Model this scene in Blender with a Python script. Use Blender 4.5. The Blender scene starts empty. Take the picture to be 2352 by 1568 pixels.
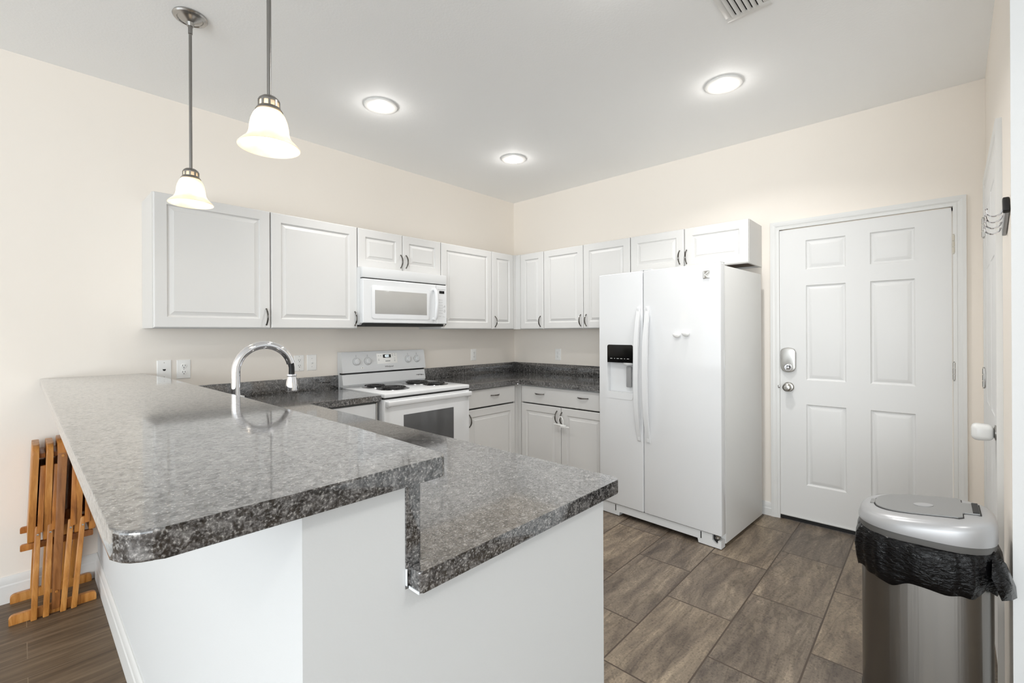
import bpy, bmesh, math, random
from mathutils import Vector, Matrix
random.seed(7)
PI = math.pi
S = bpy.context.scene
C = S.collection

# ------------------------------------------------------------------ camera
F_PX, PPX, PPY = 1045.98, 1192.27, 762.78
cam_d = bpy.data.cameras.new('camera')
cam = bpy.data.objects.new('camera', cam_d)
C.objects.link(cam)
yaw, pitch, roll = math.radians(42.3767), math.radians(0.0321), math.radians(-0.261)
f_ = Vector((math.cos(yaw) * math.cos(pitch), math.sin(yaw) * math.cos(pitch), math.sin(pitch)))
r_ = Vector((math.sin(yaw), -math.cos(yaw), 0))
u_ = r_.cross(f_)
r2 = r_ * math.cos(roll) + u_ * math.sin(roll)
u2 = u_ * math.cos(roll) - r_ * math.sin(roll)
m3 = Matrix((r2, u2, -f_)).transposed()
cam.matrix_world = Matrix.Translation((-3.6531, -3.4036, 1.327)) @ m3.to_4x4()
cam_d.sensor_width = 36
cam_d.lens = F_PX / 2352 * 36
cam_d.shift_x = (1176 - PPX) / 2352
cam_d.shift_y = (PPY - 784) / 2352
cam_d.clip_start = 0.02
S.camera = cam

# ------------------------------------------------------------------ view, world, large lights
S.view_settings.view_transform = 'Standard'
S.view_settings.look = 'None'
S.view_settings.gamma = 1
S.view_settings.use_curve_mapping = False
S.view_settings.exposure = 0.2
S.cycles.use_denoising = True
S.cycles.max_bounces = 10
S.cycles.diffuse_bounces = 6
S.cycles.glossy_bounces = 5
S.cycles.sample_clamp_indirect = 6

W = bpy.data.worlds.new('daylight')
S.world = W
W.use_nodes = True
bg = W.node_tree.nodes['Background']
bg.inputs[0].default_value = (0.90, 0.96, 1.0, 1)
bg.inputs[1].default_value = 2.1


def area(name, loc, direction, sx, sy, power, col=(1, 1, 1)):
    d = bpy.data.lights.new(name, 'AREA')
    d.shape = 'RECTANGLE'
    d.size, d.size_y, d.energy, d.color = sx, sy, power, col
    o = bpy.data.objects.new(name, d)
    o.location = loc
    o.rotation_euler = Vector(direction).to_track_quat('-Z', 'Y').to_euler()
    C.objects.link(o)
    return o



area('fill_light_left', (-7.6, -4.7, 1.15), (1, 0.26, 0.5), 4.5, 2.0, 132, (0.92, 0.97, 1))  # added unseen fill light, tilted up to brighten the ceiling and door

for dx, dy in ((-2.7, -4.5), (-4.9, -4.3)):          # ceiling lamps of the dining side, behind the viewer
    o = area('dining_ceiling_lamp', (dx, dy, 2.70), (0, 0, -1), 0.3, 0.3, 10, (1, 0.98, 0.95))


# ------------------------------------------------------------------ colour and material helpers
def lin(r, g, b):
    def c(v):
        v /= 255
        return v / 12.92 if v <= 0.04045 else ((v + 0.055) / 1.055) ** 2.4
    return (c(r), c(g), c(b), 1)


class NT:
    def __init__(s, name):
        s.m = bpy.data.materials.new(name)
        s.m.use_nodes = True
        s.t = s.m.node_tree
        s.b = s.t.nodes['Principled BSDF']
        s.out = s.t.nodes['Material Output']

    def n(s, typ, **kw):
        nd = s.t.nodes.new(typ)
        for k, v in kw.items():
            if k.startswith('i_'):
                key = k[2:]
                key = int(key) if key.isdigit() else key.replace('_', ' ')
                nd.inputs[key].default_value = v
            else:
                setattr(nd, k, v)
        return nd

    def l(s, a, ao, b, bi):
        s.t.links.new(a.outputs[ao], b.inputs[bi])

    def set(s, **kw):
        for k, v in kw.items():
            s.b.inputs[k.replace('_', ' ')].default_value = v

    def coords(s, scale=(1, 1, 1), loc=(0, 0, 0), rot=(0, 0, 0), kind='Object'):
        tc = s.n('ShaderNodeTexCoord')
        mp = s.n('ShaderNodeMapping')
        mp.inputs['Scale'].default_value = scale
        mp.inputs['Location'].default_value = loc
        mp.inputs['Rotation'].default_value = rot
        s.l(tc, kind, mp, 0)
        return mp

    def ramp(s, stops):
        r = s.n('ShaderNodeValToRGB')
        e = r.color_ramp.elements
        while len(e) < len(stops):
            e.new(0.5)
        for x, (p, c) in zip(e, stops):
            x.position, x.color = p, c
        return r

    def bump(s, node, out, strength, dist):
        b = s.n('ShaderNodeBump')
        b.inputs['Strength'].default_value = strength
        b.inputs['Distance'].default_value = dist
        s.l(node, out, b, 'Height')
        s.l(b, 0, s.b, 'Normal')
        return b


def plain(name, col, rough=0.5, metal=0.0, spec=0.5, bump=None, coat=0.0):
    t = NT(name)
    t.set(Base_Color=col, Roughness=rough, Metallic=metal, Specular_IOR_Level=spec, Coat_Weight=coat)
    if bump:
        mp = t.coords()
        nz = t.n('ShaderNodeTexNoise', i_Scale=bump[0], i_Detail=2.0)
        t.l(mp, 0, nz, 'Vector')
        t.bump(nz, 0, bump[1], bump[2])
    return t.m


def emit(name, col, strength):
    t = NT(name)
    t.set(Base_Color=col, Emission_Color=col, Emission_Strength=strength)
    return t.m


def granite(name):
    t = NT(name)
    mp = t.coords()
    n1 = t.n('ShaderNodeTexNoise', i_Scale=62.0, i_Detail=5.0, i_Roughness=0.66, i_Distortion=0.4)
    t.l(mp, 0, n1, 'Vector')
    r1 = t.ramp([(0.40, lin(6, 6, 6)), (0.475, lin(34, 33, 33)), (0.53, lin(84, 82, 82)), (0.66, lin(146, 144, 142))])
    t.l(n1, 0, r1, 0)
    n2 = t.n('ShaderNodeTexNoise', i_Scale=230.0, i_Detail=2.0, i_Roughness=0.6)
    t.l(mp, 0, n2, 'Vector')
    r2 = t.ramp([(0.40, lin(12, 12, 12)), (0.5, lin(74, 72, 72)), (0.6, lin(130, 128, 126)), (0.7, lin(215, 212, 207))])
    t.l(n2, 0, r2, 0)
    mx = t.n('ShaderNodeMix', data_type='RGBA')
    mx.inputs[0].default_value = 0.45
    t.l(r1, 0, mx, 6)
    t.l(r2, 0, mx, 7)
    t.l(mx, 2, t.b, 'Base Color')
    # coat sheen varies by its own noise, so the grain shows in reflections
    n4 = t.n('ShaderNodeTexNoise', i_Scale=120.0, i_Detail=3.0, i_Roughness=0.7)
    t.l(mp, 0, n4, 'Vector')
    r4 = t.ramp([(0.38, (0.34, 0.34, 0.34, 1)), (0.55, (1, 1, 1, 1))])
    t.l(n4, 0, r4, 0)
    t.l(r4, 0, t.b, 'Coat Weight')
    t.set(Roughness=0.11, Specular_IOR_Level=0.65, Coat_IOR=2.0, Coat_Roughness=0.06)
    return t.m


def tile_floor(name):
    t = NT(name)
    mp = t.coords(loc=(1.460 + 0.603 * 20, 2.403 + 0.3085 * 40, 0))
    br = t.n('ShaderNodeTexBrick', offset=0.5, offset_frequency=2, squash=1.0)
    for k, v in (('Scale', 1.0), ('Mortar Size', 0.0036), ('Mortar Smooth', 0.1), ('Bias', 0.0), ('Brick Width', 0.603), ('Row Height', 0.3085)):
        br.inputs[k].default_value = v
    br.inputs['Color1'].default_value = (0, 0, 0, 1)
    br.inputs['Color2'].default_value = (1, 1, 1, 1)
    t.l(mp, 0, br, 'Vector')
    # every tile reads the stone pattern at its own place
    tc = t.coords()
    sc = t.n('ShaderNodeVectorMath', operation='SCALE')
    t.l(br, 'Color', sc, 0)
    sc.inputs['Scale'].default_value = 37.0
    ad = t.n('ShaderNodeVectorMath', operation='ADD')
    t.l(tc, 0, ad, 0)
    t.l(sc, 0, ad, 1)
    st = t.n('ShaderNodeMapping')
    st.inputs['Rotation'].default_value = (0, 0, 0.55)
    st.inputs['Scale'].default_value = (1.3, 6.5, 1)
    t.l(ad, 0, st, 0)
    n1 = t.n('ShaderNodeTexNoise', i_Scale=1.6, i_Detail=12.0, i_Roughness=0.74, i_Distortion=0.5)
    t.l(st, 0, n1, 'Vector')
    r1 = t.ramp([(0.27, lin(66, 57, 49)), (0.43, lin(102, 91, 80)), (0.56, lin(126, 114, 99)), (0.73, lin(170, 155, 135))])
    t.l(n1, 0, r1, 0)
    # thin dark veins
    n2 = t.n('ShaderNodeTexNoise', i_Scale=0.9, i_Detail=6.0, i_Distortion=0.7)
    t.l(st, 0, n2, 'Vector')
    r2 = t.ramp([(0.475, (1, 1, 1, 1)), (0.494, (0.50, 0.47, 0.44, 1)), (0.506, (0.50, 0.47, 0.44, 1)), (0.525, (1, 1, 1, 1))])
    t.l(n2, 0, r2, 0)
    n3 = t.n('ShaderNodeTexNoise', i_Scale=110.0, i_Detail=3.0)
    t.l(ad, 0, n3, 'Vector')
    r3 = t.ramp([(0.3, (0.6, 0.59, 0.58, 1)), (0.48, (1, 1, 1, 1)), (0.64, (1.0, 1.0, 1.0, 1)), (0.74, (1.6, 1.55, 1.48, 1))])
    t.l(n3, 0, r3, 0)
    m1 = t.n('ShaderNodeMix', data_type='RGBA', blend_type='MULTIPLY')
    m1.inputs[0].default_value = 0.45
    t.l(r1, 0, m1, 6)
    t.l(r2, 0, m1, 7)
    m2 = t.n('ShaderNodeMix', data_type='RGBA', blend_type='MULTIPLY')
    m2.inputs[0].default_value = 1.0
    t.l(m1, 2, m2, 6)
    t.l(r3, 0, m2, 7)
    # tile to tile tone
    sp = t.n('ShaderNodeSeparateColor')
    t.l(br, 'Color', sp, 0)
    rt = t.ramp([(0, (0.80, 0.80, 0.82, 1)), (1, (1.12, 1.1, 1.05, 1))])
    t.l(sp, 0, rt, 0)
    m4 = t.n('ShaderNodeMix', data_type='RGBA', blend_type='MULTIPLY')
    m4.inputs[0].default_value = 1.0
    t.l(m2, 2, m4, 6)
    t.l(rt, 0, m4, 7)
    m3 = t.n('ShaderNodeMix', data_type='RGBA')
    t.l(br, 'Fac', m3, 0)
    t.l(m4, 2, m3, 6)
    m3.inputs[7].default_value = lin(70, 58, 47)
    t.l(m3, 2, t.b, 'Base Color')
    t.set(Roughness=0.42, Specular_IOR_Level=0.4)
    inv = t.n('ShaderNodeMath', operation='SUBTRACT')
    inv.inputs[0].default_value = 1.0
    t.l(br, 'Fac', inv, 1)
    t.bump(inv, 0, 0.5, 0.002)
    return t.m


def plank_floor(name):
    t = NT(name)
    mp = t.coords(loc=(3.636 + 0.92 * 20, 0.505 + 0.15 * 40, 0))
    br = t.n('ShaderNodeTexBrick', offset=0.37, offset_frequency=2, squash=1.0)
    for k, v in (('Scale', 1.0), ('Mortar Size', 0.0014), ('Mortar Smooth', 0.1), ('Bias', 0.0), ('Brick Width', 0.92), ('Row Height', 0.15)):
        br.inputs[k].default_value = v
    br.inputs['Color1'].default_value = (0, 0, 0, 1)
    br.inputs['Color2'].default_value = (1, 1, 1, 1)
    t.l(mp, 0, br, 'Vector')
    tc = t.coords()
    sc = t.n('ShaderNodeVectorMath', operation='SCALE')
    t.l(br, 'Color', sc, 0)
    sc.inputs['Scale'].default_value = 29.0
    ad = t.n('ShaderNodeVectorMath', operation='ADD')
    t.l(tc, 0, ad, 0)
    t.l(sc, 0, ad, 1)
    st = t.n('ShaderNodeMapping')
    st.inputs['Scale'].default_value = (1.6, 22, 1)
    t.l(ad, 0, st, 0)
    n1 = t.n('ShaderNodeTexNoise', i_Scale=1.7, i_Detail=7.0, i_Roughness=0.62, i_Distortion=0.35)
    t.l(st, 0, n1, 'Vector')
    r1 = t.ramp([(0.25, lin(66, 53, 41)), (0.48, lin(96, 80, 63)), (0.6, lin(112, 95, 76)), (0.8, lin(140, 121, 98))])
    t.l(n1, 0, r1, 0)
    m3 = t.n('ShaderNodeMix', data_type='RGBA')
    t.l(br, 'Fac', m3, 0)
    t.l(r1, 0, m3, 6)
    m3.inputs[7].default_value = lin(128, 112, 92)
    t.l(m3, 2, t.b, 'Base Color')
    t.set(Roughness=0.45, Specular_IOR_Level=0.4)
    return t.m


def wood(name, c1, c2, c3, axis_scale=(22, 22, 2.2)):
    t = NT(name)
    mp = t.coords(scale=axis_scale)
    n1 = t.n('ShaderNodeTexNoise', i_Scale=2.4, i_Detail=5.0, i_Roughness=0.6, i_Distortion=0.6)
    t.l(mp, 0, n1, 'Vector')
    r1 = t.ramp([(0.3, c1), (0.5, c2), (0.7, c3)])
    t.l(n1, 0, r1, 0)
    t.l(r1, 0, t.b, 'Base Color')
    t.set(Roughness=0.35, Specular_IOR_Level=0.45)
    return t.m


M = {}
M['wall'] = plain('wall_paint_cream', lin(240, 233, 224), 0.75, spec=0.25, bump=(260, 0.10, 0.002))
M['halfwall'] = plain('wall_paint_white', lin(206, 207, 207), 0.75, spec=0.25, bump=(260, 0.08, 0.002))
M['ceiling'] = plain('ceiling_paint', lin(248, 249, 249), 0.7, spec=0.25, bump=(110, 0.16, 0.004))
M['trim'] = plain('trim_paint_semigloss', lin(224, 224, 222), 0.35, spec=0.4)
M['cab'] = plain('thermofoil_white', lin(214, 213, 211), 0.38, spec=0.4)
M['doorpaint'] = plain('door_paint', lin(225, 225, 224), 0.42, spec=0.4)
M['appl'] = plain('appliance_enamel_white', lin(222, 223, 224), 0.11, spec=0.5)
M['applm'] = plain('appliance_plastic_white', lin(216, 217, 217), 0.35, spec=0.5)
M['side'] = plain('appliance_textured_side', lin(222, 222, 220), 0.4, bump=(500, 0.1, 0.001))
M['grey'] = plain('plastic_grey', lin(150, 150, 150), 0.4)
M['lgrey'] = plain('print_grey', lin(150, 150, 150), 0.5)
M['dark'] = plain('shadow_gap_and_dark_parts', lin(26, 25, 24), 0.6)  # paints the shade of gaps and openings; also colours dark parts
M['black'] = plain('black_gloss', lin(10, 10, 10), 0.08)
M['chrome'] = plain('chrome', lin(235, 235, 238), 0.04, 1.0)
M['nickel'] = plain('brushed_nickel', lin(170, 168, 165), 0.22, 1.0)
M['pull'] = plain('nickel_dark_reflections', lin(112, 109, 105), 0.14, 1.0)  # nickel darkened in its colour to stand for the dark it reflects
M['rod'] = plain('dark_brushed_nickel', lin(142, 140, 137), 0.3, 1.0)
M['satin'] = plain('satin_nickel', lin(190, 188, 184), 0.3, 1.0)
def steel():
    t = NT('brushed_stainless_steel')
    t.set(Base_Color=lin(126, 123, 119), Metallic=1.0, Roughness=0.26, Anisotropic=0.92, Anisotropic_Rotation=0.25)
    tg = t.n('ShaderNodeTangent', direction_type='RADIAL', axis='Z')
    t.l(tg, 0, t.b, 'Tangent')
    mp = t.coords(scale=(1, 1, 0.02))
    nz = t.n('ShaderNodeTexNoise', i_Scale=60.0, i_Detail=2.0)
    t.l(mp, 0, nz, 'Vector')
    t.bump(nz, 0, 0.2, 0.003)
    return t.m


M['steel'] = steel()
M['silver'] = plain('silver_plastic', lin(166, 166, 167), 0.32, 0.35)
M['dgrey'] = plain('dark_grey_plastic', lin(84, 83, 81), 0.4)
M['flap'] = plain('grey_flap_plastic', lin(132, 132, 131), 0.35, 0.2)
M['coil'] = plain('burner_coil', lin(22, 21, 21), 0.4)
M['pan'] = plain('drip_pan_chrome', lin(150, 150, 150), 0.15, 1.0)
M['glass_dk'] = plain('oven_glass_grey', lin(84, 84, 85), 0.1)
M['glass_lt'] = plain('microwave_glass_grey', lin(172, 170, 166), 0.12)
M['plate'] = plain('cover_plate_white', lin(247, 246, 243), 0.35)
M['rubber'] = plain('black_rubber', lin(16, 16, 17), 0.5)
M['lcd'] = emit('clock_digits', (0.8, 0.95, 1, 1), 0.8)
M['brown'] = plain('unpainted_cabinet_underside', lin(92, 74, 60), 0.6)
M['granite'] = granite('granite_grey')
M['tile'] = tile_floor('stone_look_tile')
M['plank'] = plank_floor('wood_look_plank')
M['oak'] = wood('honey_oak', lin(128, 76, 30), lin(166, 104, 46), lin(190, 128, 64))
M['oakl'] = wood('light_oak', lin(150, 94, 40), lin(182, 122, 58), lin(202, 146, 82))
M['oakd'] = wood('brown_oak', lin(112, 68, 34), lin(140, 90, 48), lin(160, 108, 62))
M['hinge_p'] = plain('painted_hinge', lin(206, 200, 186), 0.4)
M['white'] = plain('white_plastic', lin(228, 228, 226), 0.25)
M['caulk'] = plain('white_caulk', lin(226, 230, 234), 0.5)
M['bulb'] = emit('lit_bulb', (1, 0.9, 0.74, 1), 7)
M['lens'] = emit('lit_lens', (1, 0.95, 0.88, 1), 7)


def shade_mat():
    t = NT('alabaster_glass')
    t.t.nodes.remove(t.b)
    d = t.n('ShaderNodeBsdfDiffuse')
    tr = t.n('ShaderNodeBsdfTranslucent')
    g = t.n('ShaderNodeBsdfGlossy')
    g.inputs['Roughness'].default_value = 0.15
    mp = t.coords()
    nz = t.n('ShaderNodeTexNoise', i_Scale=14.0, i_Detail=3.0)
    t.l(mp, 0, nz, 'Vector')
    r = t.ramp([(0.35, lin(246, 236, 220)), (0.65, lin(255, 252, 246))])
    t.l(nz, 0, r, 0)
    t.l(r, 0, d, 0)
    t.l(r, 0, tr, 0)
    m = t.n('ShaderNodeMixShader')
    m.inputs[0].default_value = 0.55
    t.l(d, 0, m, 1)
    t.l(tr, 0, m, 2)
    m2 = t.n('ShaderNodeMixShader')
    m2.inputs[0].default_value = 0.05
    t.l(m, 0, m2, 1)
    t.l(g, 0, m2, 2)
    t.l(m2, 0, t.out, 0)
    return t.m


M['shade'] = shade_mat()


def bag_mat():
    t = NT('black_plastic_film')
    t.set(Base_Color=lin(6, 6, 7), Roughness=0.15, Specular_IOR_Level=0.22)
    mp = t.coords(scale=(26, 26, 60))
    nz = t.n('ShaderNodeTexNoise', i_Scale=1.6, i_Detail=4.0, i_Distortion=0.8)
    t.l(mp, 0, nz, 'Vector')
    t.bump(nz, 0, 0.9, 0.008)
    return t.m


M['bag'] = bag_mat()


# ------------------------------------------------------------------ object helpers
def tag(o, label=None, cat=None, group=None, kind=None):
    for k, v in (('label', label), ('category', cat), ('group', group), ('kind', kind)):
        if v:
            o[k] = v
    return o


def thing(name, label, cat, loc=(0, 0, 0), rotz=0.0, group=None, kind=None):
    o = bpy.data.objects.new(name, None)
    o.empty_display_size = 0.1
    C.objects.link(o)
    o.location = loc
    o.rotation_euler = (0, 0, rotz)
    return tag(o, label, cat, group, kind)


def obj(name, bm, mat, parent=None, angle=26, label=None):
    me = bpy.data.meshes.new(name)
    bmesh.ops.recalc_face_normals(bm, faces=bm.faces)
    bm.to_mesh(me)
    bm.free()
    for p in me.polygons:
        p.use_smooth = True
    me.set_sharp_from_angle(angle=math.radians(angle))
    o = bpy.data.objects.new(name, me)
    me.materials.append(M[mat] if isinstance(mat, str) else mat)
    C.objects.link(o)
    if parent:
        o.parent = parent
    if label:
        o['label'] = label
    return o


def base_at(o, p):
    """put the origin of a world-built mesh at p"""
    p = Vector(p)
    o.data.transform(Matrix.Translation(-p))
    o.location = p
    return o


def B():
    return bmesh.new()


def box(bm, a, b, bev=0.0, seg=2):
    lo = [min(p, q) for p, q in zip(a, b)]
    hi = [max(p, q) for p, q in zip(a, b)]
    v = [bm.verts.new((x, y, z)) for x in (lo[0], hi[0]) for y in (lo[1], hi[1]) for z in (lo[2], hi[2])]
    fs = [bm.faces.new([v[i] for i in q]) for q in ((0, 1, 3, 2), (4, 6, 7, 5), (0, 4, 5, 1), (2, 3, 7, 6), (0, 2, 6, 4), (1, 5, 7, 3))]
    if bev:
        es = list({e for f in fs for e in f.edges})
        bmesh.ops.bevel(bm, geom=es, offset=bev, segments=seg, affect='EDGES', profile=0.5)
    return bm


def prism(bm, pts, z0, z1, bev=0.0, seg=3):
    lo = [bm.verts.new((x, y, z0)) for x, y in pts]
    hi = [bm.verts.new((x, y, z1)) for x, y in pts]
    n = len(pts)
    fb, ft = bm.faces.new(lo[::-1]), bm.faces.new(hi)
    for i in range(n):
        bm.faces.new((lo[i], lo[(i + 1) % n], hi[(i + 1) % n], hi[i]))
    if bev:
        es = list(fb.edges) + list(ft.edges)
        bmesh.ops.bevel(bm, geom=es, offset=bev, segments=seg, affect='EDGES', profile=0.5)
    return bm


def xform(bm, mat):
    bmesh.ops.transform(bm, matrix=mat, verts=bm.verts)
    return bm


def rounded(pts, radii, seg=6):
    """polygon with rounded corners"""
    out, n = [], len(pts)
    for i in range(n):
        r = radii[i] if isinstance(radii, (list, tuple)) else radii
        p = Vector(pts[i])
        if r <= 0:
            out.append(tuple(p))
            continue
        a, b = (Vector(pts[i - 1]) - p), (Vector(pts[(i + 1) % n]) - p)
        a.normalize(), b.normalize()
        half = math.acos(max(-1, min(1, a.dot(b)))) / 2
        d = r / math.tan(half)
        c = p + (a + b).normalized() * (r / math.sin(half))
        s, e = p + a * d - c, p + b * d - c
        a0, a1 = math.atan2(s.y, s.x), math.atan2(e.y, e.x)
        da = (a1 - a0 + PI) % (2 * PI) - PI
        for k in range(seg + 1):
            t = a0 + da * k / seg
            out.append((c.x + r * math.cos(t), c.y + r * math.sin(t)))
    return out


def lathe(bm, prof, center=(0, 0, 0), n=32, axis='Z', caps=True, sy=1.0):
    rings = []
    cx, cy, cz = center

    def place(r, h, a):
        p, q = r * math.cos(a), r * math.sin(a) * sy
        if axis == 'Z':
            return (cx + p, cy + q, cz + h)
        if axis == 'Y':
            return (cx + p, cy + h, cz + q)
        return (cx + h, cy + p, cz + q)
    for r, h in prof:
        if r < 1e-6:
            rings.append([bm.verts.new(place(0, h, 0))])
        else:
            rings.append([bm.verts.new(place(r, h, 2 * PI * k / n)) for k in range(n)])
    for a, b in zip(rings, rings[1:]):
        if len(a) == 1 and len(b) == 1:
            continue
        for k in range(n):
            k2 = (k + 1) % n
            if len(a) == 1:
                bm.faces.new((a[0], b[k], b[k2]))
            elif len(b) == 1:
                bm.faces.new((a[k], b[0], a[k2]))
            else:
                bm.faces.new((a[k], b[k], b[k2], a[k2]))
    if caps:
        for rg in (rings[0], rings[-1]):
            if len(rg) > 2:
                bm.faces.new(rg)
    return bm


def tube(bm, path, rad, n=10, cap=True):
    path = [Vector(p) for p in path]
    m = len(path)
    rs = rad if isinstance(rad, (list, tuple)) else [rad] * m
    rings, nrm = [], None
    for i, p in enumerate(path):
        d = (path[min(i + 1, m - 1)] - path[max(i - 1, 0)]).normalized()
        if nrm is None:
            nrm = d.orthogonal().normalized()
        nrm = (nrm - d * nrm.dot(d)).normalized()
        bn = d.cross(nrm)
        rings.append([bm.verts.new(p + (nrm * math.cos(2 * PI * k / n) + bn * math.sin(2 * PI * k / n)) * rs[i]) for k in range(n)])
    for a, b in zip(rings, rings[1:]):
        for k in range(n):
            bm.faces.new((a[k], a[(k + 1) % n], b[(k + 1) % n], b[k]))
    if cap:
        bm.faces.new(rings[0][::-1])
        bm.faces.new(rings[-1])
    return bm


def beam(bm, p0, p1, sx, sy, sx1=None, sy1=None, bev=0.0):
    """a stick from p0 to p1 with a level rectangular section"""
    sx1 = sx if sx1 is None else sx1
    sy1 = sy if sy1 is None else sy1
    vs = []
    for p, a, b in ((p0, sx, sy), (p1, sx1, sy1)):
        for dx, dy in ((-1, -1), (1, -1), (1, 1), (-1, 1)):
            vs.append(bm.verts.new((p[0] + dx * a / 2, p[1] + dy * b / 2, p[2])))
    fs = [bm.faces.new([vs[i] for i in q]) for q in ((3, 2, 1, 0), (4, 5, 6, 7), (0, 1, 5, 4), (1, 2, 6, 5), (2, 3, 7, 6), (3, 0, 4, 7))]
    if bev:
        es = list({e for f in fs for e in f.edges})
        bmesh.ops.bevel(bm, geom=es, offset=bev, segments=2, affect='EDGES', profile=0.5)
    return bm


def ring_panel(bm, x0, x1, z0, z1, yf, prof):
    """stack of rectangles (inset, depth into the wall) on a front facing -y; the last one is filled"""
    prev = None
    for ins, dep in prof:
        r = [bm.verts.new(p) for p in ((x0 + ins, yf + dep, z0 + ins), (x1 - ins, yf + dep, z0 + ins), (x1 - ins, yf + dep, z1 - ins), (x0 + ins, yf + dep, z1 - ins))]
        if prev:
            for k in range(4):
                bm.faces.new((prev[k], prev[(k + 1) % 4], r[(k + 1) % 4], r[k]))
        prev = r
    bm.faces.new(prev)
    return bm


def panel_door(bm, x0, x1, z0, z1, yf, t=0.02, fw=0.058):
    """raised panel cabinet door, front at y = yf facing -y"""
    fw = min(fw, (x1 - x0) * 0.24, (z1 - z0) * 0.27)
    pr = [(0.0, t), (0.0, 0.005), (0.002, 0.002), (0.006, 0.0), (fw, 0.0), (fw + 0.003, 0.005), (fw + 0.006, 0.0085), (fw + 0.012, 0.0085), (fw + 0.030, 0.003), (fw + 0.0315, 0.0005), (fw + 0.036, 0.0005)]
    ring_panel(bm, x0, x1, z0, z1, yf, pr)
    return bm


def text(name, body, size, loc, rot, mat, parent, bold=False, shear=0.0, align='CENTER'):
    cu = bpy.data.curves.new(name, 'FONT')
    cu.body, cu.size, cu.align_x, cu.align_y, cu.shear = body, size, align, 'CENTER', shear
    cu.extrude = 0.0003
    cu.offset = 0.0012 * size / 0.03 if bold else 0
    tmp = bpy.data.objects.new(name, cu)
    C.objects.link(tmp)
    me = bpy.data.meshes.new_from_object(tmp.evaluated_get(bpy.context.evaluated_depsgraph_get()))
    bpy.data.objects.remove(tmp)
    o = bpy.data.objects.new(name, me)
    me.materials.clear()
    me.materials.append(M[mat])
    o.location, o.rotation_euler = loc, rot
    C.objects.link(o)
    if parent:
        o.parent = parent
    return o


FRONT = (PI / 2, 0, 0)       # text standing on a face that looks towards -y
RA, RB = 0.0, -PI / 2        # things on the left wall / the back wall: local x runs right, -y comes out of the wall

H = 2.7408
# ------------------------------------------------------------------ the setting
bm = B(); box(bm, (-3.28, -8, -0.06), (0.12, 0.12, 0))
tag(obj('floor', bm, 'tile'), 'taupe stone-look rectangular floor tiles of the kitchen', 'floor', kind='structure')
bm = B(); box(bm, (-8, -8, -0.06), (-3.28, 0.12, 0))
tag(obj('floor_left', bm, 'plank'), 'brown wood-look plank floor left of the half wall', 'floor', kind='structure')
bm = B(); box(bm, (-8, -8, H), (0.12, 0.12, H + 0.1))
tag(obj('ceiling', bm, 'ceiling'), 'flat textured pale grey ceiling', 'ceiling', kind='structure')
bm = B(); box(bm, (-8, 0, 0), (0.12, 0.12, H))
tag(obj('wall_left', bm, 'wall'), 'cream wall behind the stove and the bar', 'wall', kind='structure')
DY0, DY1, DZ = -2.578, -3.494, 2.052          # opening of the entry door
bm = B()
box(bm, (0, 0, 0), (0.12, DY0, H)); box(bm, (0, DY1, 0), (0.12, -3.617, H)); box(bm, (0, DY0, DZ), (0.12, DY1, H))
box(bm, (0.05, DY0, 0), (0.12, DY0 - 0.02, DZ)); box(bm, (0.05, DY1, 0), (0.12, DY1 + 0.02, DZ)); box(bm, (0.05, DY0, DZ - 0.02), (0.12, DY1, DZ))
tag(obj('wall_back', bm, 'wall'), 'cream wall behind the refrigerator, around the entry door', 'wall', kind='structure')
WT = math.atan2(-0.033, 1.55)
bm = B(); prism(bm, [(0, -3.617), (-1.55, -3.584), (-1.55, -8), (0.12, -8), (0.12, -3.617)], 0, H)
tag(obj('wall_right', bm, 'wall'), 'cream wall with the closet door, ending in an outside corner by the bin', 'wall', kind='structure')
bm = B(); box(bm, (-1.5515, -3.5825, 0), (-1.5502, -8, H))
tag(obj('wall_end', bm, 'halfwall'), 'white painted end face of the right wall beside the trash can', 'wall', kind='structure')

bm = B(); box(bm, (-5.6, -8, 0), (0.12, -8.12, H))  # unseen wall added to cut the light entering from the rear
tag(obj('wall_rear_blocker', bm, 'wall'), 'plain cream wall added unseen behind the viewer to cut the light', 'wall', kind='structure')

# half wall carrying the bar, with its end wing closing the cabinets
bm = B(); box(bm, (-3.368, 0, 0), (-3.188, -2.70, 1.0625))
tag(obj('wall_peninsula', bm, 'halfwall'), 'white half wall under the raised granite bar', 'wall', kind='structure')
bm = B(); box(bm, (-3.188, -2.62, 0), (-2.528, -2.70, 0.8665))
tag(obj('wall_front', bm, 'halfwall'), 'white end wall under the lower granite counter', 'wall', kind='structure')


def baseboard(bm, p, q, out, h=0.13, t=0.014):
    """skirting from p to q standing out along 'out'"""
    p, q, out = Vector(p), Vector(q), Vector(out)
    prof = [(0, 0), (t, 0), (t, h - 0.045), (t - 0.003, h - 0.038), (t - 0.003, h - 0.022), (t * 0.55, h - 0.006), (t * 0.3, h), (0, h)]
    a = [bm.verts.new((*(p + out * d), z)) for d, z in prof]
    b = [bm.verts.new((*(q + out * d), z)) for d, z in prof]
    n = len(prof)
    for i in range(n):
        bm.faces.new((a[i], a[(i + 1) % n], b[(i + 1) % n], b[i]))
    bm.faces.new(a[::-1]); bm.faces.new(b)


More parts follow.
